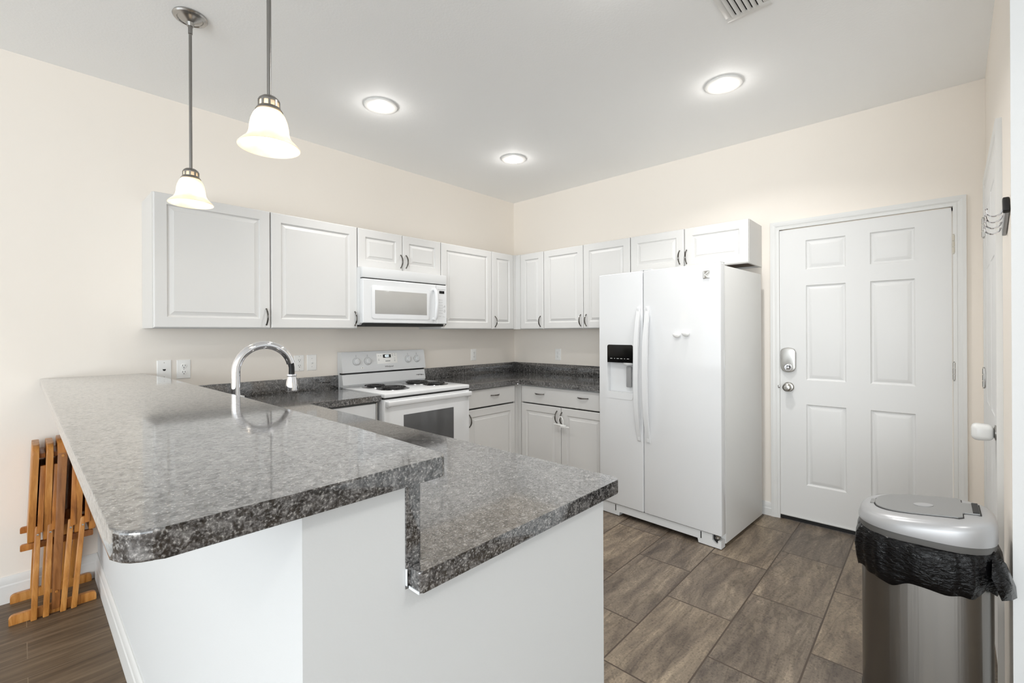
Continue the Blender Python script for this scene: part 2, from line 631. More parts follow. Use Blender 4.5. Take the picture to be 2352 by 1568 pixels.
bm = B(); baseboard(bm, (-8, 0), (-3.368, 0), (0, -1))
tag(obj('baseboard_left', bm, 'trim', angle=20), 'white baseboard along the wall behind the folded trays', 'baseboard', kind='structure')
bm = B(); baseboard(bm, (-3.368, 0), (-3.368, -2.714), (-1, 0)); baseboard(bm, (-3.368, -2.70), (-3.36, -2.70), (0, -1))
tag(obj('baseboard_peninsula', bm, 'trim', angle=20), 'white baseboard along the half wall under the bar', 'baseboard', kind='structure')
bm = B(); baseboard(bm, (0, -2.40), (0, -2.545), (-1, 0), h=0.095)
tag(obj('baseboard_back', bm, 'trim', angle=20), 'short white baseboard between the refrigerator and the door casing', 'baseboard', kind='structure')


def casing(bm, inner, w, t, axis_pts, sgn=1):
    """three mitred casing boards; axis_pts maps (u, z, out) to a point"""
    u0, u1, z1 = inner
    prof = [(0, 0.0), (0, t * 0.55), (w * 0.12, t * 0.62), (w * 0.3, t * 0.72), (w * 0.34, t * 0.6), (w * 0.5, t * 0.85), (w * 0.72, t), (w, t), (w, 0)]
    rows = []
    for d, o in prof:
        rows.append([bm.verts.new(axis_pts(*p, o)) for p in ((u0 - d, 0), (u0 - d, z1 + d), (u1 + d, z1 + d), (u1 + d, 0))])
    for a, b in zip(rows, rows[1:]):
        for k in range(3):
            bm.faces.new((a[k], a[k + 1], b[k + 1], b[k]))
    bm.faces.new([r[0] for r in rows]); bm.faces.new([r[3] for r in rows][::-1])


bm = B(); casing(bm, (0, 0.896, 2.047), 0.056, 0.018, lambda u, z, o: (-o, -2.588 - u, z))
tag(obj('trim_1', bm, 'trim', angle=12), 'white moulded casing around the six-panel entry door', 'door casing', kind='structure')


def six_panel(bm, w, h, yf, t, cols, rows, deep=1.0):
    """flat slab front at y = yf facing -y, with embossed panels at cols x rows"""
    xs = sorted({0, w, *[c for p in cols for c in p]})
    zs = sorted({0, h, *[c for p in rows for c in p]})
    pr = [(0, 0), (0.004, 0.007), (0.009, 0.010), (0.015, 0.010), (0.034, 0.002), (0.037, 0.0015)]
    pr = [(i, d * deep) for i, d in pr]
    for i in range(len(xs) - 1):
        for j in range(len(zs) - 1):
            a, b, c, d = xs[i], xs[i + 1], zs[j], zs[j + 1]
            if (a, b) in cols and (c, d) in rows:
                ring_panel(bm, a, b, c, d, yf, pr)
            else:
                bm.faces.new([bm.verts.new(p) for p in ((a, yf, c), (b, yf, c), (b, yf, d), (a, yf, d))])
    bmesh.ops.remove_doubles(bm, verts=bm.verts, dist=1e-5)
    # edges and back
    e = [bm.verts.new(p) for p in ((0, yf, 0), (w, yf, 0), (w, yf, h), (0, yf, h))]
    k = [bm.verts.new(p) for p in ((0, yf + t, 0), (w, yf + t, 0), (w, yf + t, h), (0, yf + t, h))]
    for i in range(4):
        bm.faces.new((e[i], e[(i + 1) % 4], k[(i + 1) % 4], k[i]))
    bm.faces.new(k[::-1])


def hinge(parent, x, y, z, h, mat, leaf=0.0):
    bm = B()
    for k in range(3):
        a, b = z + h * k / 3 + 0.001, z + h * (k + 1) / 3 - 0.001
        lathe(bm, [(0.0, a), (0.0062, a + 0.0008), (0.0062, b - 0.0008), (0.0, b)], (x, y, 0), 14)
    lathe(bm, [(0, 0), (0.0045, 0.001), (0.0045, 0.005), (0, 0.006)], (x, y, z + h), 12)
    lathe(bm, [(0, 0), (0.0045, 0.001), (0.0045, 0.005), (0, 0.006)], (x, y, z - 0.006), 12)
    if leaf:
        box(bm, (x, y + 0.002, z), (x + leaf, y + 0.006, z + h), 0.001)
    return obj('hinge', bm, mat, parent)


# entry door (wall_back); local x runs to the right, -y into the room
d1 = thing('door_1', 'white six-panel entry door with satin keypad deadbolt and knob', 'door', (0, -2.5895, 0), RB, kind='structure')
bm = B()
six_panel(bm, 0.8885, 2.012, -0.004, 0.045, [(0.160, 0.385), (0.512, 0.728)],
          [(0.238, 0.795), (0.962, 1.615), (1.722, 1.925)])
xform(bm, Matrix.Translation((0, 0, 0.028)))
obj('door_slab', bm, 'doorpaint', d1, angle=15)
bm = B(); box(bm, (0.0, -0.004, 0.005), (0.8885, 0.035, 0.0275))
obj('door_sweep', bm, 'rubber', d1)
bm = B(); box(bm, (0.0, -0.012, 0.030), (0.8885, -0.0062, 0.04), 0.002)
obj('kick_strip', bm, 'trim', d1)
# keypad deadbolt: an escutcheon with clipped top corners and a round bottom
pts = [(-0.046, 0.06), (-0.038, 0.075), (-0.022, 0.082), (0, 0.086), (0.022, 0.082), (0.038, 0.075), (0.046, 0.06), (0.046, -0.05)]
pts += [(0.046 * math.cos(a), -0.05 - 0.038 * math.sin(a)) for a in [PI * k / 10 for k in range(1, 10)]] + [(-0.046, -0.05)]
bm = B(); prism(bm, pts[::-1], 0, 0.022, 0.006)
xform(bm, Matrix.Translation((0.054, -0.006, 1.127)) @ Matrix.Rotation(PI / 2, 4, 'X'))
lk = obj('keypad_lock', bm, 'satin', d1)
bm = B(); lathe(bm, [(0.024, 0), (0.024, -0.006), (0.02, -0.012), (0, -0.013)], (0.054, -0.028, 1.075), 24, 'Y')
box(bm, (0.046, -0.05, 1.069), (0.062, -0.038, 1.081), 0.003)
obj('thumb_turn', bm, 'chrome', lk)
bm = B(); lathe(bm, [(0.034, 0), (0.034, -0.004), (0.028, -0.01), (0.013, -0.013), (0.012, -0.03), (0.022, -0.036), (0.028, -0.048), (0.027, -0.058), (0.018, -0.066), (0.007, -0.068), (0.006, -0.064), (0, -0.064)], (0.054, -0.006, 0.936), 28, 'Y')
obj('door_knob', bm, 'satin', d1)
bm = B(); box(bm, (-0.012, -0.016, 0.925), (-0.001, -0.004, 0.945), 0.002)
obj('latch_bolt', bm, 'nickel', d1)
hinge(d1, 0.897, -0.009, 1.775, 0.105, 'hinge_p')
hinge(d1, 0.897, -0.009, 1.04, 0.102, 'satin')
hinge(d1, 0.897, -0.009, 0.22, 0.102, 'satin')

# closet door on the right wall; seen almost edge on.  local x = along the wall (negative towards the room), +y out of it
trf = Matrix.Translation((0, -3.617, 0)) @ Matrix.Rotation(WT, 4, 'Z')
bm = B(); casing(bm, (-1.132, -0.262, 2.062), 0.058, 0.0175, lambda u, z, o: tuple(trf @ Vector((u, o, z))))
tag(obj('trim_2', bm, 'trim', angle=12), 'white moulded casing around the closet door on the right wall', 'door casing', kind='structure')
d2 = thing('door_2', 'white closet door on the right wall, seen almost edge on', 'door', tuple(trf @ Vector((-0.268, 0, 0))), WT + PI, kind='structure')
bm = B()
six_panel(bm, 0.858, 2.038, -0.0125, 0.012, [(0.13, 0.38), (0.48, 0.73)], [(0.24, 0.80), (0.96, 1.62), (1.73, 1.93)], 0.3)
xform(bm, Matrix.Translation((0, 0, 0.015)))
obj('door_slab', bm, 'doorpaint', d2, angle=15)
for z in (1.812, 1.03, 0.2):
    hinge(d2, -0.003, -0.019, z, 0.1, 'satin', leaf=0.022)
bm = B(); lathe(bm, [(0.03, 0), (0.03, -0.004), (0.012, -0.008), (0.011, -0.02)], (0.785, -0.0125, 0.922), 20, 'Y')
obj('door_knob', bm, 'nickel', d2)

# ------------------------------------------------------------------ cabinets
def pull(parent, x, y, z, vertical=True, L=0.1):
    """arched chrome bow pull; (x, y, z) is the middle on the door face, -y out"""
    bm = B()
    path, rad = [], []
    for k in range(15):
        s = -1 + 2 * k / 14
        out = 0.027 * (1 - abs(s) ** 2.4)
        p = (x, y - 0.002 - out, z + s * L / 2) if vertical else (x + s * L / 2, y - 0.002 - out, z)
        path.append(p)
        rad.append(0.0034 + 0.0022 * (1 - s * s) + (0.0018 if abs(s) > 0.93 else 0))
    tube(bm, path, rad, 10)
    return obj('handle', bm, 'pull', parent)


def cabinet(name, label, cat, wall, u0, u1, z0, z1, depth, fronts, group=None, toe=0.0, close=(True, True), bottom='cab', y_off=0.0):
    """u0..u1 along the wall; fronts: (kind, a, b, za, zb, handle) with a, b from u0 and za, zb from the floor"""
    if wall == 'A':
        t = thing(name, label, cat, (u0, 0, z0), RA, group)
    elif wall == 'B':
        t = thing(name, label, cat, (0, -u0, z0), RB, group)
    else:
        t = thing(name, label, cat, wall[0], wall[1], group)
    w, h = u1 - u0, z1 - z0
    g = 0.0006
    bm = B()
    dd = depth - 0.0205
    zt = toe
    if zt:
        box(bm, (g, -dd + 0.07, 0), (w - g, -dd + 0.085, zt))
    box(bm, (g, -dd, zt), (g + 0.016, -g, h)); box(bm, (w - g - 0.016, -dd, zt), (w - g, -g, h))
    box(bm, (g + 0.016, -dd, h - 0.016), (w - g - 0.016, -g, h))
    box(bm, (g + 0.016, -0.012, zt), (w - g - 0.016, -g, h - 0.016))
    box(bm, (g + 0.016, -dd, zt), (w - g - 0.016, -dd + 0.018, zt + 0.035)); box(bm, (g + 0.016, -dd, h - 0.035), (w - g - 0.016, -dd + 0.018, h - 0.016))
    obj('carcass', bm, 'cab', t)
    bm = B(); box(bm, (g + 0.016, -dd + 0.018, zt + 0.012), (w - g - 0.016, -0.012, zt + 0.026))
    obj('bottom_panel', bm, bottom, t)
    for kind, a, b, za, zb, hd in fronts:
        bm = B()
        a_, b_, za_, zb_ = a + 0.0022, b - 0.0022, za - z0 + 0.002, zb - z0 - 0.002
        if kind == 'door':
            panel_door(bm, a_, b_, za_, zb_, -depth)
            f = obj('cabinet_door', bm, 'cab', t, angle=14)
        else:
            ring_panel(bm, a_, b_, za_, zb_, -depth, [(0, 0.02), (0, 0.005), (0.002, 0.002), (0.006, 0)])
            f = obj('drawer', bm, 'cab', t, angle=14)
        for hx, hz, vert in hd:
            pull(f, hx - u0 if hx > 5 else hx, -depth, hz - z0, vert)
    return t


ZU, ZT = 1.3600, 2.0950
D = 0.3208
UG = 'white upper cabinets'
LH = 1.432                      # middle of the pulls on the tall doors
cabinet('wall_cabinet', 'white upper cabinet at the left end, its exposed side by the near pendant', 'cabinet', 'A', -3.174, -2.590, ZU, ZT, D,
        [('door', 0, 0.584, ZU, ZT, [(0.584 - 0.026, LH, True)])], UG)
cabinet('wall_cabinet', 'white tall upper cabinet touching the left side of the microwave', 'cabinet', 'A', -2.588, -2.006, ZU, ZT, D,
        [('door', 0, 0.582, ZU, ZT, [(0.582 - 0.022, LH, True)])], UG)
cabinet('wall_cabinet', 'short white two-door upper cabinet directly above the microwave', 'cabinet', 'A', -2.003, -1.2515, 1.806, ZT, D,
        [('door', 0, 0.377, 1.806, ZT, [(0.377 - 0.019, 1.885, True)]), ('door', 0.377, 0.7515, 1.806, ZT, [(0.377 + 0.030, 1.888, True)])], UG)
cabinet('wall_cabinet', 'white upper cabinet touching the right side of the microwave', 'cabinet', 'A', -1.2495, -0.6505, ZU, ZT, D,
        [('door', 0, 0.599, ZU, ZT, [(0.03, LH, True)])], UG)
# corner unit with a door on either wall
cc = thing('wall_cabinet', 'white corner upper cabinet with a narrow door on each wall', 'cabinet', (0, 0, ZU), 0, UG)
bm = B()
g = 0.0006
prism(bm, [(-0.649, -g), (-g, -g), (-g, -0.675), (-0.30, -0.675), (-0.30, -0.30), (-0.649, -0.30)], 0, ZT - ZU)
obj('carcass', bm, 'cab', cc)
bm = B(); panel_door(bm, -0.647, -0.352, 0.0015, ZT - ZU - 0.0015, -D)
f = obj('cabinet_door', bm, 'cab', cc, angle=14)
pull(f, -0.647 + 0.033, -D, LH - ZU)
bm = B(); panel_door(bm, 0.383, 0.674, 0.0015, ZT - ZU - 0.0015, -D)
xform(bm, Matrix.Rotation(RB, 4, 'Z'))
f = obj('cabinet_door', bm, 'cab', cc, angle=14)
h = pull(f, 0.640, -D, LH - ZU)
h.data.transform(Matrix.Rotation(RB, 4, 'Z'))
bm = B(); prism(bm, [(-0.35, -0.3002), (-0.3002, -0.3002), (-0.3002, -0.38), (-0.318, -0.38), (-0.318, -0.318), (-0.35, -0.318)], 0, ZT - ZU)
obj('corner_filler', bm, 'cab', cc)
cabinet('wall_cabinet', 'white two-door upper cabinet beside the corner, half hidden by the refrigerator', 'cabinet', 'B', 0.6775, 1.5835, ZU, ZT, D,
        [('door', 0, 0.449, ZU, ZT, [(0.449 - 0.026, LH, True)]), ('door', 0.449, 0.906, ZU, ZT, [(0.449 + 0.033, LH, True)])], UG)
cabinet('wall_cabinet', 'short white two-door upper cabinet above the refrigerator', 'cabinet', 'B', 1.586, 2.4745, 1.795, ZT, D,
        [('door', 0, 0.443, 1.795, ZT, [(0.443 - 0.034, 1.883, True)]), ('door', 0.443, 0.8885, 1.795, ZT, [(0.443 + 0.019, 1.881, True)])], UG, bottom='brown')

ZC = 0.906
CB = 0.866                      # top of base cabinets
BD = 0.62
LG = 'white base cabinets'
cabinet('base_cabinet', 'white base cabinet between the stove and the corner, one drawer over one door', 'cabinet', 'A', -1.2435, -0.645, 0, CB, BD,
        [('drawer', 0.002, 0.587, 0.706, 0.857, [(0.33, 0.795, False)]), ('door', 0.002, 0.587, 0.11, 0.698, [(0.037, 0.612, True)])], LG, toe=0.1)
bb = cabinet('base_cabinet', 'white base cabinet beside the refrigerator, wide drawer over two doors', 'cabinet', 'B', 0.645, 1.545, 0, CB, BD,
             [('drawer', 0.012, 0.899, 0.706, 0.857, [(0.23, 0.795, False), (0.68, 0.80, False)]),
              ('door', 0.012, 0.4575, 0.11, 0.700, [(0.4175, 0.618, True)]), ('door', 0.4575, 0.899, 0.11, 0.700, [(0.4695, 0.612, True)])], LG, toe=0.1)
bm = B(); prism(bm, [(-y - 0.645, x) for x, y in ((-0.6445, -0.606), (-0.606, -0.606), (-0.606, -0.6445), (-0.5995, -0.6445), (-0.5995, -0.5995), (-0.6445, -0.5995))], 0.1, 0.862)
obj('corner_filler', bm, 'cab', bb)
# peninsula run, fronts towards the kitchen
cabinet('base_cabinet', 'white sink base cabinet under the lower granite counter of the peninsula', 'cabinet', ((-3.157, -0.70, 0), PI / 2), 0, 0.0 + 1.9, 0, CB, 0.61,
        [('drawer', 0.004, 0.634, 0.706, 0.857, [(0.32, 0.795, False)]), ('door', 0.004, 0.634, 0.11, 0.698, [(0.6, 0.612, True)]),
         ('drawer', 0.634, 1.264, 0.706, 0.857, []), ('door', 0.634, 0.949, 0.11, 0.698, [(0.92, 0.612, True)]), ('door', 0.949, 1.264, 0.11, 0.698, [(0.98, 0.612, True)]),
         ('drawer', 1.264, 1.896, 0.706, 0.857, [(1.58, 0.795, False)]), ('door', 1.264, 1.896, 0.11, 0.698, [(1.3, 0.612, True)])], LG, toe=0.1).location.y = -2.605

# child lock on the two pulls
cl = thing('cabinet_lock', 'white plastic child lock looped over the two base cabinet pulls', 'child lock', (-0.66, -1.115, 0.56), RB)
bm = B(); box(bm, (-0.052, -0.010, 0.0), (0.048, 0.004, 0.012), 0.003); box(bm, (0.02, -0.014, -0.014), (0.07, 0.006, 0.01), 0.005); box(bm, (0.066, -0.006, -0.012), (0.102, 0.0, 0.0), 0.002)
obj('lock_body', bm, 'white', cl)
bm = B(); tube(bm, [(0.0, -0.004, 0.008), (0.0, -0.006, 0.05), (0.012, -0.006, 0.075), (0.03, -0.006, 0.075), (0.043, -0.006, 0.05), (0.043, -0.004, 0.0)], 0.005, 8)
obj('shackle', bm, 'white', cl)

# ------------------------------------------------------------------ granite
bar_pts = rounded([(-3.585, -0.001), (-3.583, -2.733), (-3.116, -2.735), (-3.108, -2.35), (-3.114, -1.6), (-3.14, -0.5), (-3.172, -0.001)],
                  [0, 0.045, 0.02, 0, 0, 0, 0])
bm = B(); prism(bm, bar_pts, 1.0628, 1.1005, 0.004)
tag(base_at(obj('bar_countertop', bm, 'granite', angle=12), (-3.35, -1.36, 1.0628)), 'raised grey granite bar top on the white half wall', 'countertop')

lc = thing('lower_countertop', 'lower grey granite counter of the peninsula, running round to the stove', 'countertop', (-2.83, -1.36, 0.867))
o_ = Vector((-2.83, -1.36, 0.867))
poly = rounded([(-3.156, -0.001), (-3.156, -2.699), (-3.182, -2.699), (-3.182, -2.735), (-2.487, -2.735), (-2.487, -0.632), (-2.007, -0.632), (-2.007, -0.001)],
               [0, 0, 0, 0.008, 0.022, 0.01, 0.004, 0])
bm = B(); prism(bm, [(x - o_.x, y - o_.y) for x, y in poly], 0, ZC - 0.867, 0.003)
slab = obj('slab', bm, 'granite', lc, angle=12)
bm = B(); box(bm, (-3.1875 - o_.x, -0.02 - o_.y, ZC - o_.z), (-3.157 - o_.x, -2.703 - o_.y, 1.0625 - o_.z), 0.001)
box(bm, (-3.1875 - o_.x, -2.68 - o_.y, 0.868 - o_.z), (-3.1562 - o_.x, -2.7025 - o_.y, ZC - o_.z))
obj('riser_strip', bm, 'granite', lc)
bm = B(); box(bm, (-3.156 - o_.x, -0.02 - o_.y, ZC - o_.z), (-2.007 - o_.x, -0.0005 - o_.y, ZC + 0.1 - o_.z), 0.002)
obj('backsplash', bm, 'granite', lc)
bm = B()
for x0, x1, z0, z1 in ((-3.1885, -3.186, 0.874, 0.904),):
    box(bm, (x0 - o_.x, -2.7005 - o_.y, z0 - o_.z), (x1 - o_.x, -2.7045 - o_.y, z1 - o_.z), 0.0008)
prism(bm, [(-3.1835 - o_.x, -2.704 - o_.y), (-3.1835 - o_.x, -2.734 - o_.y), (-3.1815 - o_.x, -2.734 - o_.y), (-3.1815 - o_.x, -2.704 - o_.y)], 0.001, 0.006)
obj('caulk_smear', bm, 'caulk', lc, label='white caulk smeared on the chipped corner')

cr = thing('corner_countertop', 'grey granite counter in the room corner between the stove and the refrigerator', 'countertop', (-0.6, -0.6, 0.867))
o_ = Vector((-0.6, -0.6, 0.867))
poly = rounded([(-1.2415, -0.001), (-1.2415, -0.648), (-0.648, -0.648), (-0.648, -1.545), (-0.001, -1.545), (-0.001, -0.001)], [0, 0.004, 0.01, 0.004, 0, 0])
bm = B(); prism(bm, [(x - o_.x, y - o_.y) for x, y in poly], 0, ZC - 0.867, 0.003)
obj('slab', bm, 'granite', cr, angle=12)
for a, b in (((-1.2415, -0.0005), (-0.021, -0.02)), ((-0.02, -0.0005), (-0.0005, -1.545))):
    bm = B(); box(bm, (a[0] - o_.x, a[1] - o_.y, ZC - o_.z), (b[0] - o_.x, b[1] - o_.y, ZC + 0.102 - o_.z), 0.002)
    obj('backsplash', bm, 'granite', cr)

# faucet
fa = thing('faucet', 'tall chrome gooseneck faucet with its spray head pulled down a little', 'faucet', (-3.066, -1.317, ZC))
bm = B(); lathe(bm, [(0.034, 0), (0.034, 0.006), (0.027, 0.012), (0.026, 0.155), (0.031, 0.158), (0.031, 0.168), (0.019, 0.172), (0, 0.172)], n=32)
fb = obj('faucet_body', bm, 'chrome', fa)
bm = B(); tube(bm, [(0.02, 0, 0.08), (0.045, -0.01, 0.085), (0.055, -0.03, 0.12), (0.058, -0.034, 0.15)], [0.008, 0.007, 0.006, 0.006], 10)
obj('lever', bm, 'chrome', fb)
bm = B()
R_ = 0.108
zc_ = 0.265
path = [(0, 0, 0.165), (0, 0, 0.2), (0, 0, 0.235)] + [(R_ - R_ * math.cos(a), 0, zc_ + R_ * math.sin(a)) for a in [PI * k / 26 for k in range(0, 25)]]
tube(bm, path, 0.0165, 24)
obj('spout', bm, 'chrome', fa)
ex, ez = path[-1][0], path[-1][2]
bm = B(); tube(bm, [(ex, 0, ez + 0.004), (ex + 0.004, 0, ez - 0.02), (ex + 0.004, 0, ez - 0.05)], [0.0125, 0.0115, 0.012], 16)
obj('hose', bm, 'rubber', fa, label='black hose')
bm = B(); lathe(bm, [(0.012, 0), (0.020, -0.002), (0.021, -0.008), (0.017, -0.012), (0.021, -0.03), (0.025, -0.055), (0.025, -0.072), (0.02, -0.078), (0.0, -0.078)], (ex + 0.004, 0, ez - 0.046), 28)
obj('spray_head', bm, 'chrome', fa)

# ------------------------------------------------------------------ dishwasher front beside the stove
dw = thing('dishwasher', 'flat white dishwasher front with a grey edge strip, left of the stove', 'dishwasher', (-2.60, -0.001, 0), RA)
bm = B(); box(bm, (0, -0.585, 0.09), (0.583, 0, 0.858))
obj('tub_casing', bm, 'grey', dw)
bm = B(); box(bm, (0.0, -0.612, 0.11), (0.567, -0.586, 0.852), 0.004)
obj('door_panel', bm, 'appl', dw)
bm = B(); box(bm, (0.571, -0.606, 0.11), (0.583, -0.586, 0.855), 0.001)
obj('edge_strip', bm, 'satin', dw)
bm = B(); box(bm, (0.0, -0.54, 0.0), (0.583, -0.52, 0.09))
obj('toe_kick', bm, 'dark', dw)

# ------------------------------------------------------------------ stove
st = thing('stove', 'white electric coil stove standing between the granite counters', 'stove', (-1.624, 0, 0), RA)
HW = 0.3785
bm = B(); box(bm, (-HW, -0.625, 0.03), (HW, -0.02, 0.895)); box(bm, (-HW + 0.03, -0.58, 0), (HW - 0.03, -0.05, 0.03))
obj('stove_body', bm, 'appl', st)
bm = B(); box(bm, (-HW - 0.001, -0.67, 0.888), (HW + 0.001, -0.075, 0.916), 0.006, 3)
ck = obj('cooktop', bm, 'appl', st)
bm = B(); box(bm, (-HW + 0.004, -0.655, 0.878), (HW - 0.004, -0.62, 0.8885))
obj('vent_gap', bm, 'dark', st)
# oven door
bm = B(); box(bm, (-HW, -0.668, 0.245), (HW, -0.6255, 0.876), 0.006, 3)
od = obj('oven_door', bm, 'appl', st)
bm = B(); box(bm, (-0.228, -0.6695, 0.42), (0.218, -0.667, 0.757), 0.001)
obj('oven_window', bm, 'glass_dk', od)
bm = B(); box(bm, (-HW + 0.006, -0.712, 0.832), (HW - 0.006, -0.69, 0.868), 0.008, 3); box(bm, (-HW + 0.006, -0.70, 0.826), (-HW + 0.034, -0.662, 0.866), 0.005); box(bm, (HW - 0.034, -0.70, 0.826), (HW - 0.006, -0.662, 0.866), 0.005)
obj('oven_handle', bm, 'appl', od)
bm = B(); box(bm, (-HW, -0.66, 0.045), (HW, -0.6255, 0.238), 0.005)
obj('storage_drawer', bm, 'appl', st)
# backguard: sloped riser, black slot and tilted control panel
bm = B()
prof = [(-0.075, 0.914), (-0.088, 0.93), (-0.072, 1.008), (-0.03, 1.008), (-0.03, 0.914)]
a = [bm.verts.new((-HW, y, z)) for y, z in prof]
b = [bm.verts.new((HW, y, z)) for y, z in prof]
for i in range(5):
    bm.faces.new((a[i], a[(i + 1) % 5], b[(i + 1) % 5], b[i]))
bm.faces.new(a); bm.faces.new(b[::-1])
obj('backguard_riser', bm, 'appl', st, angle=50)
bm = B(); box(bm, (-HW + 0.004, -0.07, 1.0085), (HW - 0.004, -0.03, 1.021))
obj('oven_vent_slot', bm, 'black', st)
bm = B()
prof = [(-0.086, 1.022), (-0.086, 1.03), (-0.062, 1.172), (-0.054, 1.182), (-0.004, 1.182), (-0.004, 0.90), (-0.0295, 0.90), (-0.0295, 1.022)]
a = [bm.verts.new((-HW - 0.003, y, z)) for y, z in prof]
b = [bm.verts.new((HW + 0.003, y, z)) for y, z in prof]
n = len(prof)
for i in range(n):
    bm.faces.new((a[i], a[(i + 1) % n], b[(i + 1) % n], b[i]))
bm.faces.new(a); bm.faces.new(b[::-1])
cp = obj('control_panel', bm, 'appl', st, angle=30)
tilt = math.atan2(0.024, 0.142)
CPM = Matrix.Translation((0, -0.074, 1.10)) @ Matrix.Rotation(-tilt, 4, 'X')     # panel face frame: x right, z up, -y out


def on_panel(bm):
    return xform(bm, CPM)


for kx in (-0.262, -0.166, 0.209, 0.298):
    bm = B(); lathe(bm, [(0.029, 0), (0.029, -0.003), (0.026, -0.004)], (kx, 0, 0.005), 28, 'Y')
    k1 = obj('control_knob', on_panel(bm), 'applm', st)
    bm = B(); lathe(bm, [(0.024, -0.002), (0.022, -0.018), (0.019, -0.021), (0, -0.021)], (kx, 0, 0.005), 28, 'Y')
    box(bm, (kx - 0.006, -0.03, -0.017), (kx + 0.006, -0.012, 0.027), 0.003)
    obj('knob_grip', on_panel(bm), 'appl', k1)
    bm = B(); lathe(bm, [(0.0315, -0.0005), (0.0315, -0.0012), (0.030, -0.0012), (0.030, -0.0005)], (kx, 0, 0.005), 32, 'Y', caps=False)
    obj('dial_ring', on_panel(bm), 'lgrey', k1)
    bm = B(); box(bm, (kx - 0.004, -0.0008, 0.043), (kx + 0.004, 0.0, 0.046)); box(bm, (kx - 0.002, -0.0008, 0.05), (kx + 0.002, 0.0, 0.056))
    obj('dial_mark', on_panel(bm), 'lgrey', k1)
bm = B(); box(bm, (-0.084, -0.0012, -0.022), (0.104, 0.001, 0.062), 0.0005)
kp = obj('clock_keypad', on_panel(bm), 'plate', st)
bm = B(); box(bm, (-0.028, -0.0025, 0.026), (0.044, -0.001, 0.052))
ds = obj('clock_display', on_panel(bm), 'black', kp)
t_ = text('clock_digits', '4:21', 0.024, (0, 0, 0), FRONT, 'lcd', kp, bold=True)
t_.matrix_local = CPM @ Matrix.Translation((0.008, -0.0032, 0.039)) @ Matrix.Rotation(PI / 2, 4, 'X')
bm = B()
for x, z in ((-0.068, 0.044), (-0.048, 0.044), (-0.068, 0.015), (-0.068, 0.006), (0.06, 0.054), (0.083, 0.054), (0.06, 0.041), (0.083, 0.041), (0.078, 0.018), (0.078, 0.004), (0.078, -0.004)):
    box(bm, (x - 0.005, -0.002, z - 0.0016), (x + 0.005, -0.0008, z + 0.0016))
obj('keypad_lettering', on_panel(bm), 'lgrey', kp)
for x in (-0.002, 0.013, 0.028):
    bm = B(); box(bm, (x - 0.006, -0.002, -0.006), (x + 0.006, -0.0008, 0.002))
    obj('pad_button', on_panel(bm), 'lgrey', kp)
t_ = text('maker_badge', 'Whirlpool', 0.019, (0, 0, 0), FRONT, 'dgrey', cp, shear=0.2)
t_.matrix_local = CPM @ Matrix.Translation((0.02, -0.001, -0.047)) @ Matrix.Rotation(PI / 2, 4, 'X')
bm = B(); box(bm, (-0.225, -0.0014, -0.053), (-0.205, 0, -0.04)); obj('indicator_plate', on_panel(bm), 'plate', st)
bm = B(); lathe(bm, [(0.003, 0), (0.003, -0.002), (0, -0.002)], (-0.215, 0, -0.046), 12, 'Y'); obj('indicator_light', on_panel(bm), 'black', st)
# oval emblem on the riser
bm = B()
lathe(bm, [(0.019, 0), (0.019, -0.001), (0.017, -0.001), (0.017, 0)], (0.325, -0.0815, 0.963), 28, 'Y', caps=False, sy=0.42)
for x0, x1, z in ((0.286, 0.316, 0.966), (0.334, 0.366, 0.962), (0.300, 0.35, 0.9645)):
    box(bm, (x0, -0.0825, z - 0.002), (x1, -0.0812, z + 0.002))
obj('riser_emblem', bm, 'dgrey', st)
# burners
for bx_, by_, br_ in ((-0.195, -0.235, 0.078), (-0.165, -0.435, 0.098), (0.165, -0.255, 0.098), (0.215, -0.45, 0.078)):
    bm = B(); lathe(bm, [(br_ + 0.022, 0.916), (br_ + 0.02, 0.9185), (br_ + 0.012, 0.9185), (br_ + 0.004, 0.916), (br_ * 0.6, 0.9165), (0, 0.9165)], (bx_, by_, 0), 40, caps=False)
    dp = obj('drip_pan', bm, 'pan', st)
    bm = B()
    path = []
    turns = 4.3 if br_ > 0.09 else 3.4
    for k in range(int(turns * 32) + 1):
        a = 2 * PI * k / 32
        r = 0.022 + (br_ - 0.024) * k / (turns * 32)
        path.append((bx_ + r * math.cos(a), by_ + r * math.sin(a), 0.9265))
    tube(bm, path, 0.0052, 8)
    obj('burner_coil', bm, 'coil', dp)

# ------------------------------------------------------------------ microwave
mw = thing('microwave', 'white over-the-range microwave under the short cabinet', 'microwave', (-2.010, 0, 1.375), RA)
MW, MH = 0.7565, 0.43
bm = B()
prof = [(-0.001, 0.03), (-0.34, 0.012), (-0.36, 0.03), (-0.36, MH - 0.001), (-0.001, MH - 0.001)]
a = [bm.verts.new((0, y, z)) for y, z in prof]
b = [bm.verts.new((MW, y, z)) for y, z in prof]
for i in range(5):
    bm.faces.new((a[i], a[(i + 1) % 5], b[(i + 1) % 5], b[i]))
bm.faces.new(a); bm.faces.new(b[::-1])
obj('microwave_body', bm, 'applm', mw, angle=20)
bm = B(); box(bm, (0.02, -0.385, 0.004), (MW - 0.02, -0.05, 0.024), 0.006)
obj('base_grille', bm, 'dark', mw)
bm = B(); box(bm, (0.001, -0.397, 0.352), (MW - 0.001, -0.361, MH - 0.0015), 0.004)
obj('top_vent', bm, 'applm', mw)
bm = B(); box(bm, (0.006, -0.392, 0.345), (MW - 0.006, -0.361, 0.3515)); obj('vent_gap', bm, 'dark', mw)
bm = B()
x0, x1, z0, z1 = 0.001, 0.648, 0.026, 0.3445
ring_panel(bm, x0, x1, z0, z1, -0.402, [(0, 0.04), (0, 0.006), (0.002, 0.002), (0.006, 0)])
md_ = obj('microwave_door', bm, 'appl', mw)
